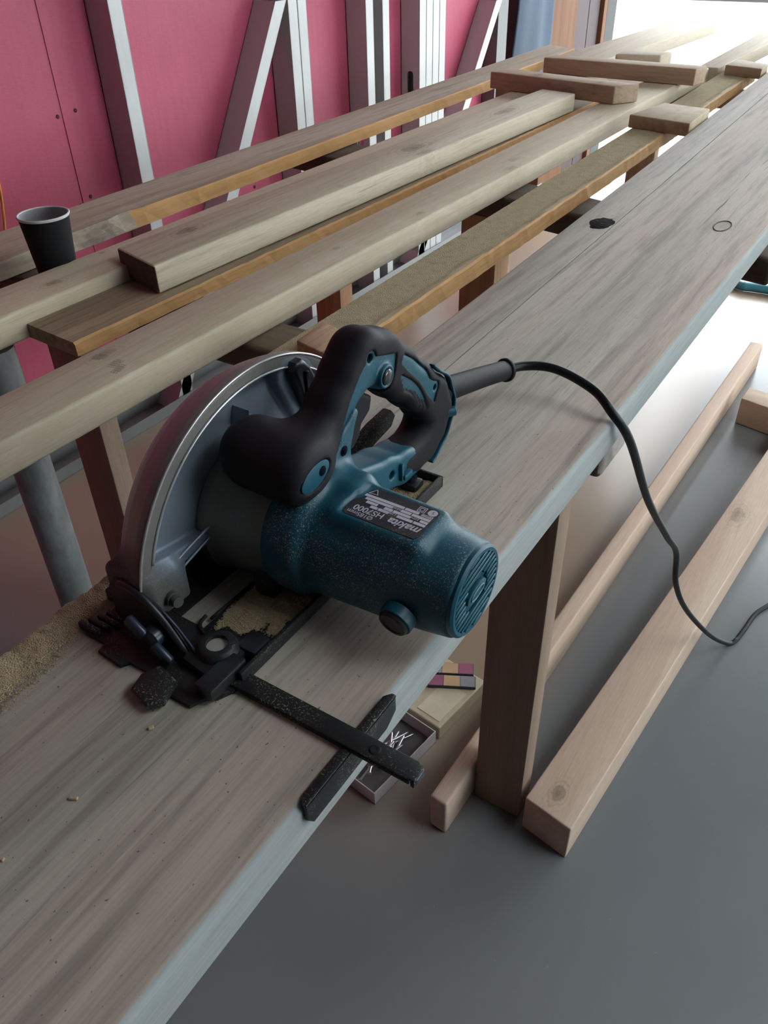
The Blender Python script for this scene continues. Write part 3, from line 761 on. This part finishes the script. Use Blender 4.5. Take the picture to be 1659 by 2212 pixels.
# rim round the window
MB().tube([(-.383,.31,.004),(-.380,.30,.0045),(-.370,.294,.0045),(-.360,.292,.004)], .0016, 8).tube([(-.3775,.31,.0036),(-.3765,.40,.0036),(-.3765,.51,.0036)], .0014, 8).build('window_rim', M['black'], saw, smooth=True)
# sighting teeth at the front left corner
mb = MB()
for k in range(5):
    mb.box(-.462+.003*k,-.440+.003*k,.248+.0085*k*.8,.2525+.0085*k*.8,.0006,.0085-.001*k*.5,.001)
mb.box(-.470,-.438,.283,.292,.0006,.012,.002)
mb.build('sight_teeth', M['blackdust'], saw, auto=35)
# tilt quadrant: upright plate across the front with its curved slot
def quad(o, k):
    pts = [(-.440,0.003),(-.440,.040)]
    for i in range(13):
        a = R(115-9.5*i); pts.append((-.428+.060*math.cos(a)*k*.98+.0, .004+.050*math.sin(a)*k))
    return pts
poly = [(-.441,.003),(-.441,.040),(-.434,.050),(-.422,.0545),(-.409,.053),(-.396,.047),(-.383,.037),(-.372,.024),(-.363,.003)]
mb = MB().prism(poly, .2705, .2740, 'Y', .0008)
mb.build('tilt_quadrant', M['black'], saw, auto=35)
ar = [(x,.2685,z) for x,z in ((-.424,.0515),(-.409,.0525),(-.396,.0475),(-.383,.037),(-.372,.024),(-.363,.010),(-.358,.004))]
MB().tube(ar, .0032, 8).build('quadrant_rim', M['blackplastic'], saw, smooth=True)
MB().tube([(x+.012,.2715,z-.007) for x,_,z in ar[:-1]], .0014, 6).build('quadrant_slot', M['blueblack'], saw, smooth=True)
# wing bolt on the quadrant
wb = MB().lathe([(0,.0085),(.012,.0085),(.014,.006)], (-.387,.270,.021), (0,-1,0), 20)
for a in (35, 215):
    Mx = Matrix.Translation((-.387,.256,.021)) @ Matrix.Rotation(R(a),4,'Y')
    wb.box(.004,.024,-.0035,.0035,-.006,.006,.003,3,M=Mx)
wb.build('wing_bolt', M['blueblack'], saw, auto=40)
MB().prism([(-.374,.222),(-.352,.217),(-.344,.226),(-.350,.246),(-.372,.250),(-.378,.236)], .003, .0105, 'Z', .003).build('guide_clamp_lever', M['blackdust'], saw, auto=40)
# guide-rule clamp: boss with through hole, side clip
mb = MB().prism([(-.362,.262),(-.330,.258),(-.322,.272),(-.326,.300),(-.352,.306),(-.366,.288)], .0035, .012, 'Z', .003)
mb.lathe([(0,.017),(.006,.0145),(.0075,.0125),(.0075,.0085),(.0035,.0085)], (-.344,.283,.011), (0,0,1), 32, cap=False)
mb.build('guide_boss', M['black'], saw, auto=40)
MB().lathe([(0,.0),(0,.0086)], (-.344,.283,.0150), (0,0,1), 28, cap=False).build('boss_screw', plain('dusty_zinc', (.50,.47,.42), .5, .3), saw)['label'] = 'pale screw face in the boss'
MB().box(-.335,-.316,.292,.312,.004,.014,.002).box(-.334,-.317,.246,.285,.004,.0155,.002).build('guide_clip', M['blackplastic'], saw, auto=40)
# heap of dust on the right strip
def hf3(x, y):
    e = min(1, max(0,(x+.377)/.012), max(0,(-.3145-x)/.008)); f = min(1, max(0,(y-.29)/.03), max(0,(.43-y-.5*(x+.345)*0)/.06))
    bald = max(0, fb(x,y,24)+.15+max(0,(y-.335)*6))
    c = e*f*1.35-.95*min(1,bald*1.6)
    return (.0004+.003*max(0,c)*(.6+.5*fb(x,y,120)), c, x, .0034)
vs=[];cov=[];nx,ny=40,90
for j in range(ny+1):
    for i in range(nx+1):
        x=-.377+.063*i/nx;y=.285+.15*j/ny;h,c_,xx,b=hf3(x,y);vs.append((xx,y,b+h));cov.append(c_)
ob = link('dust_heap', vs, [(j*(nx+1)+i,j*(nx+1)+i+1,(j+1)*(nx+1)+i+1,(j+1)*(nx+1)+i) for j in range(ny) for i in range(nx)], sawdust_mat('base_sawdust',(.50,.40,.25),(.36,.28,.16),(.25,.18,.10)), saw, smooth=True)
ob.data.attributes.new('cover','FLOAT','POINT').data.foreach_set('value',cov); ob['kind']='stuff'; ob['label']='sawdust lying on the base plate'
vs=[];cov=[]
for j in range(31):
    for i in range(31):
        x=-.352+.036*i/30;y=.525+.038*j/30;vs.append((x,y,.0036+.004*(.6+.5*fb(x,y,90))));cov.append(.95)
ob = link('dust_heap', vs, [(j*31+i,j*31+i+1,(j+1)*31+i+1,(j+1)*31+i) for j in range(30) for i in range(30)], bpy.data.materials['base_sawdust'], saw, smooth=True)
ob.data.attributes.new('cover','FLOAT','POINT').data.foreach_set('value',cov); ob['kind']='stuff'; ob['label']='sawdust caught in the rear corner of the base'
MB().box(-.343,-.325,.538,.556,.004,.013,.003).lathe([(0,.006),(.004,.0055)],(-.334,.547,.013),(0,0,1),16).build('depth_bolt', M['blackplastic'], saw, auto=40)

# blade through the window
MB().lathe([(-.0008,.0),(-.0008,.0895),(.0008,.0895),(.0008,0)], (-.4235,.415,.043), (1,0,0), 72, cap=False).build('blade', M['steel'], saw, auto=30)

# upper guard: cast shell with a rounded rim band and a recessed flank
GY, GZ = .417, .022
def guard(X, Y, Z):
    r = np.hypot(Y-GY, Z-GZ)
    # outer radius grows from the far side to the near rim
    R_ = np.interp(X, [-.455,-.446,-.438,-.430,-.420,-.409,-.404,-.400], [.116,.1290,.1355,.1400,.1450,.1497,.1500,.1495])
    d = (r-R_)*.93
    d = smax(d, np.abs(X+.4275)-.0255, .004)
    d = smax(d, .046-Z-.10*np.maximum(0,Y-.50), .004)
    d = smax(d, Y-.560, .01)
    # recess in the flank
    rec = smax(r-.1375, .0668+.10*(Y-.30)*0-Z+.012*np.clip((Y-.283)/.08,0,1)*-1, .003)
    rec = smax(rec, -.4125-X, .003)
    d = smax(d, -rec, .003)
    # lever slot boss
    w = smax(sd_cap(X,Y,Z,(-.409,.468,.146),(-.409,.488,.105),.021), r-.147, .004)
    d = smin(d, smax(w, np.abs(X+.4085)-.006, .003), .005)
    foot = sd_box(X,Y,Z,(-.421,.290,.040),(.026,.017,.018),.006)
    d = smin(d, foot, .008)
    foot2 = sd_box(X,Y,Z,(-.4035,.300,.037),(.005,.014,.020),.003)
    return smin(d, foot2, .004)
V, F_ = nets(guard, (-.460,.255,.012), (-.385,.572,.182), .0017)
gd = link('upper_guard', V, F_, M['alu'], saw, smooth=True)
# dusty rim band as its own casting face
def bandm(X, Y, Z):
    r = np.hypot(Y-GY, Z-GZ)
    R_ = np.interp(X, [-.455,-.446,-.438,-.430,-.420,-.409,-.404,-.400], [.1165,.1295,.136,.1405,.1455,.1502,.1505,.150])
    d = (r-R_)*.93
    d = smax(d, .1385-r, .0015)
    d = smax(d, np.abs(X+.4280)-.0268, .0015)
    return smax(smax(d, .048-Z, .003), Y-.556, .008)
V, F_ = nets(bandm, (-.460,.255,.03), (-.395,.572,.182), .0016)
link('guard_rim', V, F_, M['alu_band'], gd, smooth=True)
for nm_, rr_, xx_, a_ in (('outer', .1498, -.4014, (14,170)), ('inner', .1388, -.4008, (14,161))):
    MB().tube([(xx_, GY+rr_*math.cos(R(a)), GZ+rr_*math.sin(R(a))) for a in np.linspace(a_[0],a_[1],40)], .0011, 8, 2).build('highlight_bead', plain('edge_highlight',(.55,.56,.57),.3,.6), gd, smooth=True)  # bright beads added along both rim edges to imitate their highlights
# two fine ribs below the recess, the little fin and the pointer
MB().tube([(-.4005,.287,.049),(-.4005,.318,.0585),(-.4005,.362,.0665)], .0013, 8).tube([(-.4005,.296,.038),(-.4005,.312,.046),(-.4005,.360,.0575)], .0012, 8).build('guard_rib', M['alu'], gd, smooth=True)
MB().prism([(.398,.128),(.403,.143),(.412,.126)], -.413, -.395, 'X', .0008).build('guard_fin', M['alu'], gd)
MB().lathe([(0,.0),(0,.006),(.008,.006),(.008,.0045),(.014,.0045),(.014,0)], (-.398,.291,.034), (1,-.2,.1), 18, cap=False).build('hinge_pin', plain('dusty_pin',(.12,.115,.11),.6,.4), saw, auto=40)
# lever seen in the slot of the guard
MB().prism([(.4575,.152),(.463,.158),(.472,.158),(.480,.150),(.497,.116),(.494,.106),(.484,.102),(.474,.108)], -.406, -.392, 'X', .004, 3).box(-.392,-.389,.470,.474,.118,.148,.001,M=None).build('depth_lever', M['blackplastic'], saw, auto=40)
# lower guard, dark, in the gap below
MB().lathe([(-.014,.0),(-.014,.094),(-.006,.0945),(.002,.094),(.003,.088),(.003,0)], (-.4235,.410,.047), (1,0,0), 64, cap=False).build('lower_guard', M['blackplastic'], saw, auto=40)
# gear housing between guard and motor
MB().lathe([(-.412,.060),(-.404,.060),(-.398,.056),(-.372,.0525),(-.352,.0505),(-.345,.048)], (0,MY,MZ), (1,0,0), 72).build('gear_housing', M['alu_hub'], saw, auto=30)
MB().prism([(.352,.006),(.368,.010),(.374,.034),(.362,.036),(.350,.022)], -.366, -.346, 'X', .002).build('housing_foot', M['blackdust'], saw, auto=40)

# motor housing
def motor(X, Y, Z):
    r = np.hypot(Y-MY, Z-MZ)
    rr = np.interp(X, [-.356,-.352,-.345,-.332,-.326,-.318,-.310,-.28,-.245,-.215,-.196,-.192], [.049,.0525,.0545,.0545,.0525,.0485,.0475,.0455,.0435,.0405,.0380,.0365])
    # a little squarer towards the end
    an = np.arctan2(Z-MZ, Y-MY); sq = 1+.022*np.cos(4*an)*np.clip((X+.33)/.1,0,1)*-1
    d = (r-rr*sq)*.92
    d = smax(d, np.abs(X+.274)-.0815, .004)
    # raised rib ring where the fan housing ends
    rib = np.hypot(r-.0475, (X+.325)*1.0)-.0062
    d = smin(d, rib, .006)
    # flat field for the rating plate
    pl = sd_box(X,Y,Z,(-.2655,.402,.078),(.041,.0255,.0185),.007)
    d = smin(d, pl, .010)
    d = smax(d, -sd_box(X,Y,Z,(-.2635,.4015,.0985),(.0345,.0205,.0022),.0008), .001)
    # brush-holder bosses front and rear
    d = smin(d, sd_cap(X,Y,Z,(-.231,.382,.048),(-.231,.372,.045),.0125), .004)
    d = smin(d, sd_cap(X,Y,Z,(-.229,.435,.056),(-.229,.440,.056),.0125), .004)
    # neck up to the handle
    nk = pext(sd_path2(Y,Z,[(.430,.085,.016),(.429,.105,.011),(.437,.122,.0075),(.450,.137,.0045)]), X, -.3345, .0085, .003)
    d = smin(d, nk, .010)
    nk2 = sd_box(X,Y,Z,(-.318,.420,.086),(.020,.016,.014),.008)
    return smin(d, nk2, .012)
V, F_ = nets(motor, (-.362,.335,-.008), (-.186,.474,.152), .0016)
mo = link('motor_housing', V, F_, M['teal'], saw, smooth=True)
# end cap with vent slots and oval centre
ec = MB().lathe([(0,.0372),(.003,.0372),(.0048,.0352),(.0048,.0325),(.0015,.0318)], (-.1945,MY,MZ), (1,0,0), 64, cap=False)
for k in range(-8, 9):
    yk = k*.0053
    half = math.sqrt(max(0, .0325**2-yk**2))
    if abs(k) > 6 or half < .004: continue
    segs = [(-half, half)]
    if abs(k) <= 1: segs = [(-half, -.0165), (.0165, half)]
    elif abs(k) == 2: segs = [(-half,-.012),(.012,half)]
    for a, b in segs:
        Mx = Matrix.Translation((-.1945,MY,MZ)) @ Matrix.Rotation(R(-82),4,'X')
        ec.box(.0025,.0050,yk-.0014,yk+.0014,a,b,.0004,1,M=Mx)
Mx = Matrix.Translation((-.1945,MY,MZ)) @ Matrix.Rotation(R(-82),4,'X')
ec.prism([(.0068*math.cos(a),.0145*math.sin(a)) for a in [2*math.pi*i/28 for i in range(28)]], .002, .0055, 'X', .0008, M=Mx)
ec.build('end_cap', M['teal_clean'], mo, auto=40)
MB().lathe([(.0018,.0320),(.0019,.0)], (-.1945,MY,MZ), (1,0,0), 48, cap=False).build('vent_recess', plain('vent_shade', (.002,.012,.022), .8), mo)  # shade inside the vent slots put into a dark disc colour
MB().tube([tuple(Mx @ Vector((.0058,.0036*math.cos(a),.0095*math.sin(a)))) for a in [2*math.pi*i/20 for i in range(21)]], .0007, 6, 2).build('cap_ring', plain('pale_teal',(.10,.22,.28),.5), mo, smooth=True)
for nm, o_, d_ in (('f',(-.231,.3585,.0405),(-.05,-1,-.25)),('r',(-.229,.440,.056),(0,1,.12))):
    c_ = MB().lathe([(0,.0122),(.007,.0122),(.0085,.011),(.0085,.009),(.0078,.0085),(.0078,0)], o_, d_, 32, cap=False)
    ob = c_.build('brush_cap', M['blackplastic'] if nm == 'f' else M['teal_clean'], mo, auto=40)
    if nm == 'f':
        MB().lathe([(-.004,.0138),(.0045,.0138),(.0052,.0132),(.0052,.0122)], o_, d_, 36, cap=False).build('brush_ring', M['teal_clean'], mo, auto=40)

# rating plate: dark sticker, pale cells and lettering (read from the far side)
PX0, PX1, PY0, PY1, PZ = -.2965,-.2305,.3825,.4205,.0968
pl = MB().prism([(PX0+.004,PY0),(PX1-.002,PY0),(PX1,PY0+.004),(PX1,PY1-.003),(PX1-.003,PY1),(PX0+.008,PY1),(PX0,PY1-.012),(PX0,PY0+.004)], PZ-.0006, PZ, 'Z')
def sticker():
    q = N('dark_rating_plate'); c = q.mix(q.noise(q.map(),40,3),(.016,.015,.020),(.026,.024,.030))
    sx = q.n('ShaderNodeSeparateXYZ'); q.l(q.tc.outputs['Object'], sx.inputs[0])
    c, f = dust_over(q, c, (.40,.37,.31), 900, (.50,.64), amount=.35, msc=60, mthr=(.46,.64), seed=4)
    return q.fin(c, .4, 0, .5)
plate = pl.build('rating_plate', sticker(), saw)
LET = plain('pale_print', (.50,.48,.55), .5, var=.03); INK = plain('dark_print', (.05,.05,.06), .5)
def text(name, s, x, y, size, mat, shear=0, sx=1.0, bold=0):
    cu = bpy.data.curves.new(name, 'FONT'); cu.body = s; cu.size = size; cu.shear = shear; cu.extrude = .00004; cu.offset = bold
    tmp = bpy.data.objects.new('tmp', cu); COL.objects.link(tmp)
    bpy.context.view_layer.update()
    dg = bpy.context.evaluated_depsgraph_get(); me = bpy.data.meshes.new_from_object(tmp.evaluated_get(dg))
    bpy.data.objects.remove(tmp); bpy.data.curves.remove(cu)
    # reads towards -X with its top towards -Y
    vs = [(x-v.co.x*sx, y-v.co.y, PZ+.0002+v.co.z) for v in me.vertices]; fs = [tuple(p.vertices) for p in me.polygons]
    bpy.data.meshes.remove(me)
    return link(name, vs, fs, mat, plate)
text('brand_lettering', 'makita', -.2325, .3958-.0006, .0110, LET, .25, .92, .00022)
text('model_lettering', 'HS7000', -.2645, .3958, .0088, LET, 0, .93, .00008)
text('diameter_lettering', 'Ø185mm', -.270, .3885, .0062, LET, 0, .95)
rows = [(.3975,.0030,((-.2325,-.2425),(-.2433,-.2565),(-.2640,-.2730) ,(-.2738,-.2800))),
        (.4012,.0030,((-.2325,-.2390),(-.2470,-.2620),(-.2628,-.2700),(-.2760,-.2860))),
        (.4049,.0030,((-.2325,-.2480),(-.2488,-.2575),(-.2650,-.2890))),
        (.4086,.0030,((-.2325,-.2420),(-.2440,-.2560),(-.2568,-.2920)))]
mb = MB()
for y, h, cells in rows:
    for a, b in cells: mb.box(b,a,y,y+h,PZ,PZ+.00012)
mb.build('printed_cells', LET, plate)['label'] = 'pale grid cells printed on the plate'
text('data_lettering', '1200W', -.2575, .4008, .0036, LET); text('data_lettering', '7.5A', -.2655, .3998-.0028+.0036, .0030, LET)
text('data_lettering', '220V~', -.2400, .4042, .0034, LET); text('data_lettering', '50/60Hz', -.2575, .4079, .0034, LET)
text('data_lettering', '5200/min', -.2330, .4116, .0030, INK)
MB().lathe([(0,.0038),(.00015,.0038)], (-.2355,.4155,PZ), (0,0,1), 24).build('round_mark', LET, plate)
text('mark_lettering', 'S', -.2343, .4172, .0042, INK)
mb = MB()
for w_, h_ in ((.0030,.0030),(.0016,.0016)):
    for a, b in (((-w_,-h_),(w_,-h_)),((w_,-h_),(w_,h_)),((w_,h_),(-w_,h_)),((-w_,h_),(-w_,-h_))):
        x0,x1 = sorted((a[0],b[0])); y0_,y1_ = sorted((a[1],b[1]))
        mb.box(-.2445+x0-.0003,-.2445+x1+.0003,.4155+y0_-.0003,.4155+y1_+.0003,PZ,PZ+.00012)
mb.build('double_square_mark', LET, plate)
tr_ = [(-.2905,.4125),(-.2830,.4135),(-.2865,.4192)]
mb = MB()
for i in range(3):
    a = Vector((*tr_[i],PZ+.0001)); b = Vector((*tr_[(i+1)%3],PZ+.0001)); mb.tube([a,b], .0004, 4, 1)
mb.build('triangle_mark', LET, plate)

# ---- D handle: rubber over a teal core
HX = -.345
PATH = [(.400,.110,.019),(.4215,.1275,.0165),(.4435,.1445,.0168),(.4645,.1600,.0195),(.480,.1675,.0240),(.502,.1585,.0240),(.530,.135,.0225),(.560,.109,.0215),(.586,.084,.0225),(.596,.066,.0205),(.588,.050,.0185),(.572,.039,.018),(.550,.037,.0172),(.534,.040,.0168)]
FOOT = [(.552,.036,.0155),(.530,.039,.0165),(.500,.047,.0165),(.455,.062,.0165)]
STRIPE = [(.4785,.1735),(.5123,.1625),(.5095,.1487),(.501,.133),(.485,.10),(.430,.085),(.4180,.104),(.4295,.1275),(.4440,.1490),(.4590,.1650),(.466,.1705)]
ARC = [(.5250,.1570),(.5440,.1430),(.5630,.1257),(.5680,.1142),(.5745,.1090),(.5850,.1035),(.5760,.0870),(.5640,.1005),(.5500,.1205),(.5310,.1390),(.5200,.1510)]
def handle(X, Y, Z):
    g = pext(sd_path2(Y,Z,PATH), X, HX, .0200, .0155)
    g = smax(g, X-(-.3262), .003)
    return g
KN = ((-.374,.385,.121),(-.338,.386,.1175))
def rubber(X, Y, Z):
    g = handle(X,Y,Z)
    k = sd_cap(X,Y,Z,KN[0],KN[1],.0295,.0280)
    # the end towards the motor is cut by a leaning face
    k = smax(k, (X+.3195)*.96-(Z-.11)*.12+(Y-.386)*.12, .010)
    g = smin(g, k, .020)
    for poly, xs in ((STRIPE,-.3540),(ARC,-.3365)):
        d2 = sd_poly(Y,Z,poly)
        g = smax(g, -np.maximum(d2, xs-X), .0012)
    # rubber stops above the teal foot
    cut = (Z-.058)*.77+(Y-.575)*.0-.35*(Y-.560)
    # screw recesses
    for y, z, rr in ((.4755,.1735,.0062),(.4235,.1125,.0056),(.5790,.1000,.0045)):
        g = smax(g, -np.maximum(np.hypot(Y-y,Z-z)-rr, -.3345-X), .0012)
    # inset at the knob end
    ang = R(12); u = (Y-.3855)*math.cos(ang)-(Z-.1175)*math.sin(ang)*-1; v = -(Y-.3855)*math.sin(ang)*-1*-1+(Z-.1175)*math.cos(ang)
    el = np.sqrt((u/.0185)**2+(v/.0105)**2)-1
    g = smax(g, -np.maximum(el*.011, -.3210-X), .0012)
    # grip ribs on the rear right flank
    for k2 in range(5):
        t = (k2+.5)/5
        a = (.5165+.010*t, .146-.026*t); b = (.570-.022*t, .0870-.004*t)
        dy, dz = b[0]-a[0], b[1]-a[1]
        tt = np.clip(((Y-a[0])*dy+(Z-a[1])*dz)/(dy*dy+dz*dz),0,1)
        bow = .006*np.sin(np.pi*tt)
        dd = np.hypot(Y-a[0]-tt*dy-bow*.7, Z-a[1]-tt*dz-bow*.7)
        g = smax(g, -np.maximum(dd-.0014, -.3287-X), .0008) if k2 else g
    return g
V, F_ = nets(rubber, (-.436,.345,.012), (-.312,.625,.206), .0015)
hd = link('handle_grip', V, F_, M['rubber'], saw, smooth=True)
def core(X, Y, Z):
    g = pext(sd_path2(Y,Z,PATH), X, HX, .0193, .0150)+.0022
    g = smax(g, X-(-.3275), .002)
    f = pext(sd_path2(Y,Z,FOOT), X, HX, .0175, .007)
    g = smin(g, f, .004)
    # teal back seam along the rear of the D
    bk = pext(np.abs(sd_path2(Y,Z,PATH[7:]))-.0012, X, -.3300, .0035, .001)
    bk = np.maximum(bk, -(Y-.575)); g = np.minimum(g, bk)
    # raised ring of the lock button
    bt = np.maximum(np.hypot((Y-.4935)*1.0,Z-.1505)-.0100, np.abs(X+.330)-.0058)
    g = smin(g, bt, .003)
    for y, z, rr in ((.4755,.1735,.0040),(.4235,.1125,.0036),(.5030,.0465,.0042),(.5790,.1000,.003)):
        g = smax(g, -np.maximum(np.hypot(Y-y,Z-z)-rr, -.3420-X), .0008)
    g = smax(g, -np.maximum(np.hypot(Y-.4935,Z-.1505)-.0072, -.3262-X), .0008)
    return g
V, F_ = nets(core, (-.368,.372,.010), (-.318,.628,.205), .0014)
co = link('handle_core', V, F_, M['teal_clean'], saw, smooth=True)
# knob end inset
ins = [(.3855+.0176*math.cos(a)*math.cos(R(12))-.0098*math.sin(a)*math.sin(R(12)), .1175+.0176*math.cos(a)*math.sin(R(12))+.0098*math.sin(a)*math.cos(R(12))) for a in [2*math.pi*i/40 for i in range(40)]]
MB().prism(ins, -.3255, -.3188, 'X', .001).build('knob_inset', M['teal_clean'], hd, auto=40)
DK = plain('screw_hole_shade', (.003,.005,.008), .8, 0, .05)  # near-black discs stand for the shade inside the screw holes
MB().lathe([(0,.0),(0,.0036),(-.0008,.0044),(-.0008,.0050)], (-.3182,.3935,.1185), (1,0,0), 22, cap=False).build('screw', DK, hd, smooth=True)
for y, z, rr, xs in ((.4755,.1735,.0046,-.331),(.4310,.1130,.0046,-.3247),(.5030,.0465,.0044,-.333),(.5790,.1000,.0032,-.334)):
    MB().lathe([(0,0),(0,rr*.55),(-.001,rr*.6),(-.001,rr)], (xs,y,z), (1,0,0), 20, cap=False).build('screw', DK, hd, smooth=True)
MB().lathe([(-.004,.0068),(.0012,.0068),(.0022,.0058),(.0026,.003),(.0026,0)], (-.3250,.4935,.1505), (1,0,0), 32, cap=False).build('lock_button', plain('smoky_button',(.03,.032,.035),.22), co, auto=40)
# trigger under the grip
def trig(X, Y, Z):
    d = sd_poly(Y,Z,[(.462,.150),(.487,.132),(.484,.121),(.471,.114),(.467,.104),(.457,.097),(.449,.101),(.446,.118)])
    return pext(d-.001, X, HX, .0095, .004)
V, F_ = nets(trig, (-.360,.43,.09), (-.330,.50,.158), .0015)
link('trigger', V, F_, M['rubber'], hd, smooth=True)
# depth guide bar and lock tab at the rear
MB().prism([(.470,.030),(.560,.052),(.590,.054),(.596,.046),(.588,.036),(.560,.032),(.480,.010)], -.395, -.382, 'X', .003).build('depth_guide', M['blackdust'], saw, auto=40)
MB().box(-.330,-.322,.516,.530,.034,.040,.0015).box(-.330,-.324,.514,.518,.034,.052,.001).build('cord_clip', M['teal_clean'], co, auto=40)
MB().lathe([(0,.005),(.010,.005),(.011,.004)], (-.331,.604,.0600), (.55,.75,.0), 16).build('boss_pin', M['teal_clean'], co, auto=40)

# cord with its strain relief: leaves the handle, runs over the plank edge down to the floor
rl = MB().lathe([(0,.0125),(.012,.0130),(.016,.0125)], (-.342,.600,.080), (.03,.94,-.26), 24)
rl.tube([(-.342,.604,.079),(-.340,.650,.067),(-.338,.700,.054),(-.335,.748,.041)], [.0128,.0118,.0112,.0108], 20)
rl.lathe([(-.003,.0108),(-.002,.0132),(.002,.0132),(.003,.0105)], (-.335,.748,.041), (.25,.9,-.15), 24)
rl.build('strain_relief', M['rubber'], saw, smooth=True)
cp = [(-.338,.735,.043),(-.322,.768,.0405),(-.29,.783,.0385),(-.245,.783,.0255),(-.2165,.770,.0115),(-.1985,.800,-.037),(-.190,.916,-.188),(-.180,1.06,-.345),(-.176,1.160,-.447),(-.170,1.205,-.551),(-.148,1.265,-.655),(-.105,1.38,-.80),(-.070,1.468,FLOOR+.013),(-.056,1.497,FLOOR+.0045),(-.049,1.535,FLOOR+.0045),(-.030,1.63,FLOOR+.0045),(.04,1.72,FLOOR+.0045),(.3,1.9,FLOOR+.0045)]
MB().tube(cp, .0052, 14, 8).build('power_cord', plain('black_cord_sheath',(.007,.008,.009),.42,0,.25), saw, smooth=True)

# rip guide: channel arm through the clip, T fence hooked on the plank edge
ga = MB().prism([(-.325,.2655),(-.166,.2655),(-.1625,.268),(-.1610,.2735),(-.1625,.279),(-.166,.2815),(-.325,.2815)], .0035, .0062, 'Z', .0008)
ga.box(-.325,-.165,.2655,.2675,.0005,.0058,.0008).box(-.165,-.1612,.2665,.2805,-.003,.006,.0015)
gobj = ga.build('guide_arm', M['blackdust'], saw, auto=40)
MB().lathe([(0,.0042),(.0006,.0040),(.0010,.0030),(.0006,.0015),(.0006,0)], (-.196,.2735,.0062), (0,0,1), 24, cap=False).build('rivet', M['black'], gobj, auto=40)
MB().box(-.1645,-.1605,.268,.279,-.0025,.0045,.0018,3).build('guide_tip', M['blueblack'], gobj, auto=40)
gf = MB().prism([(-.2180,.222),(-.2140,.2165),(-.2105,.2165),(-.2105,.3225),(-.214,.3225),(-.2180,.317)], .0006, .0032, 'Z', .0006)
gf.prism([(.2165,.003),(.2165,-.013),(.222,-.0215),(.310,-.0215),(.3225,-.013),(.3225,.003)], -.2135, -.2105, 'X', .0006)
gf.build('guide_fence', M['blackdust'], saw, auto=35)

# ------------------------------------------------------------------- light
w = bpy.data.worlds.new('sky'); S.world = w; w.use_nodes = True
bg = w.node_tree.nodes['Background']
bg.inputs[0].default_value = (.88, .96, 1.0, 1); bg.inputs[1].default_value = 7.0
S.view_settings.view_transform = 'Standard'; S.view_settings.look = 'None'; S.view_settings.gamma = 1
S.view_settings.use_curve_mapping = False
S.view_settings.exposure = 0.35
S.cycles.use_denoising = True
S.cycles.max_bounces = 10; S.cycles.diffuse_bounces = 6; S.cycles.glossy_bounces = 5; S.cycles.transparent_max_bounces = 12
S.cycles.sample_clamp_indirect = 8
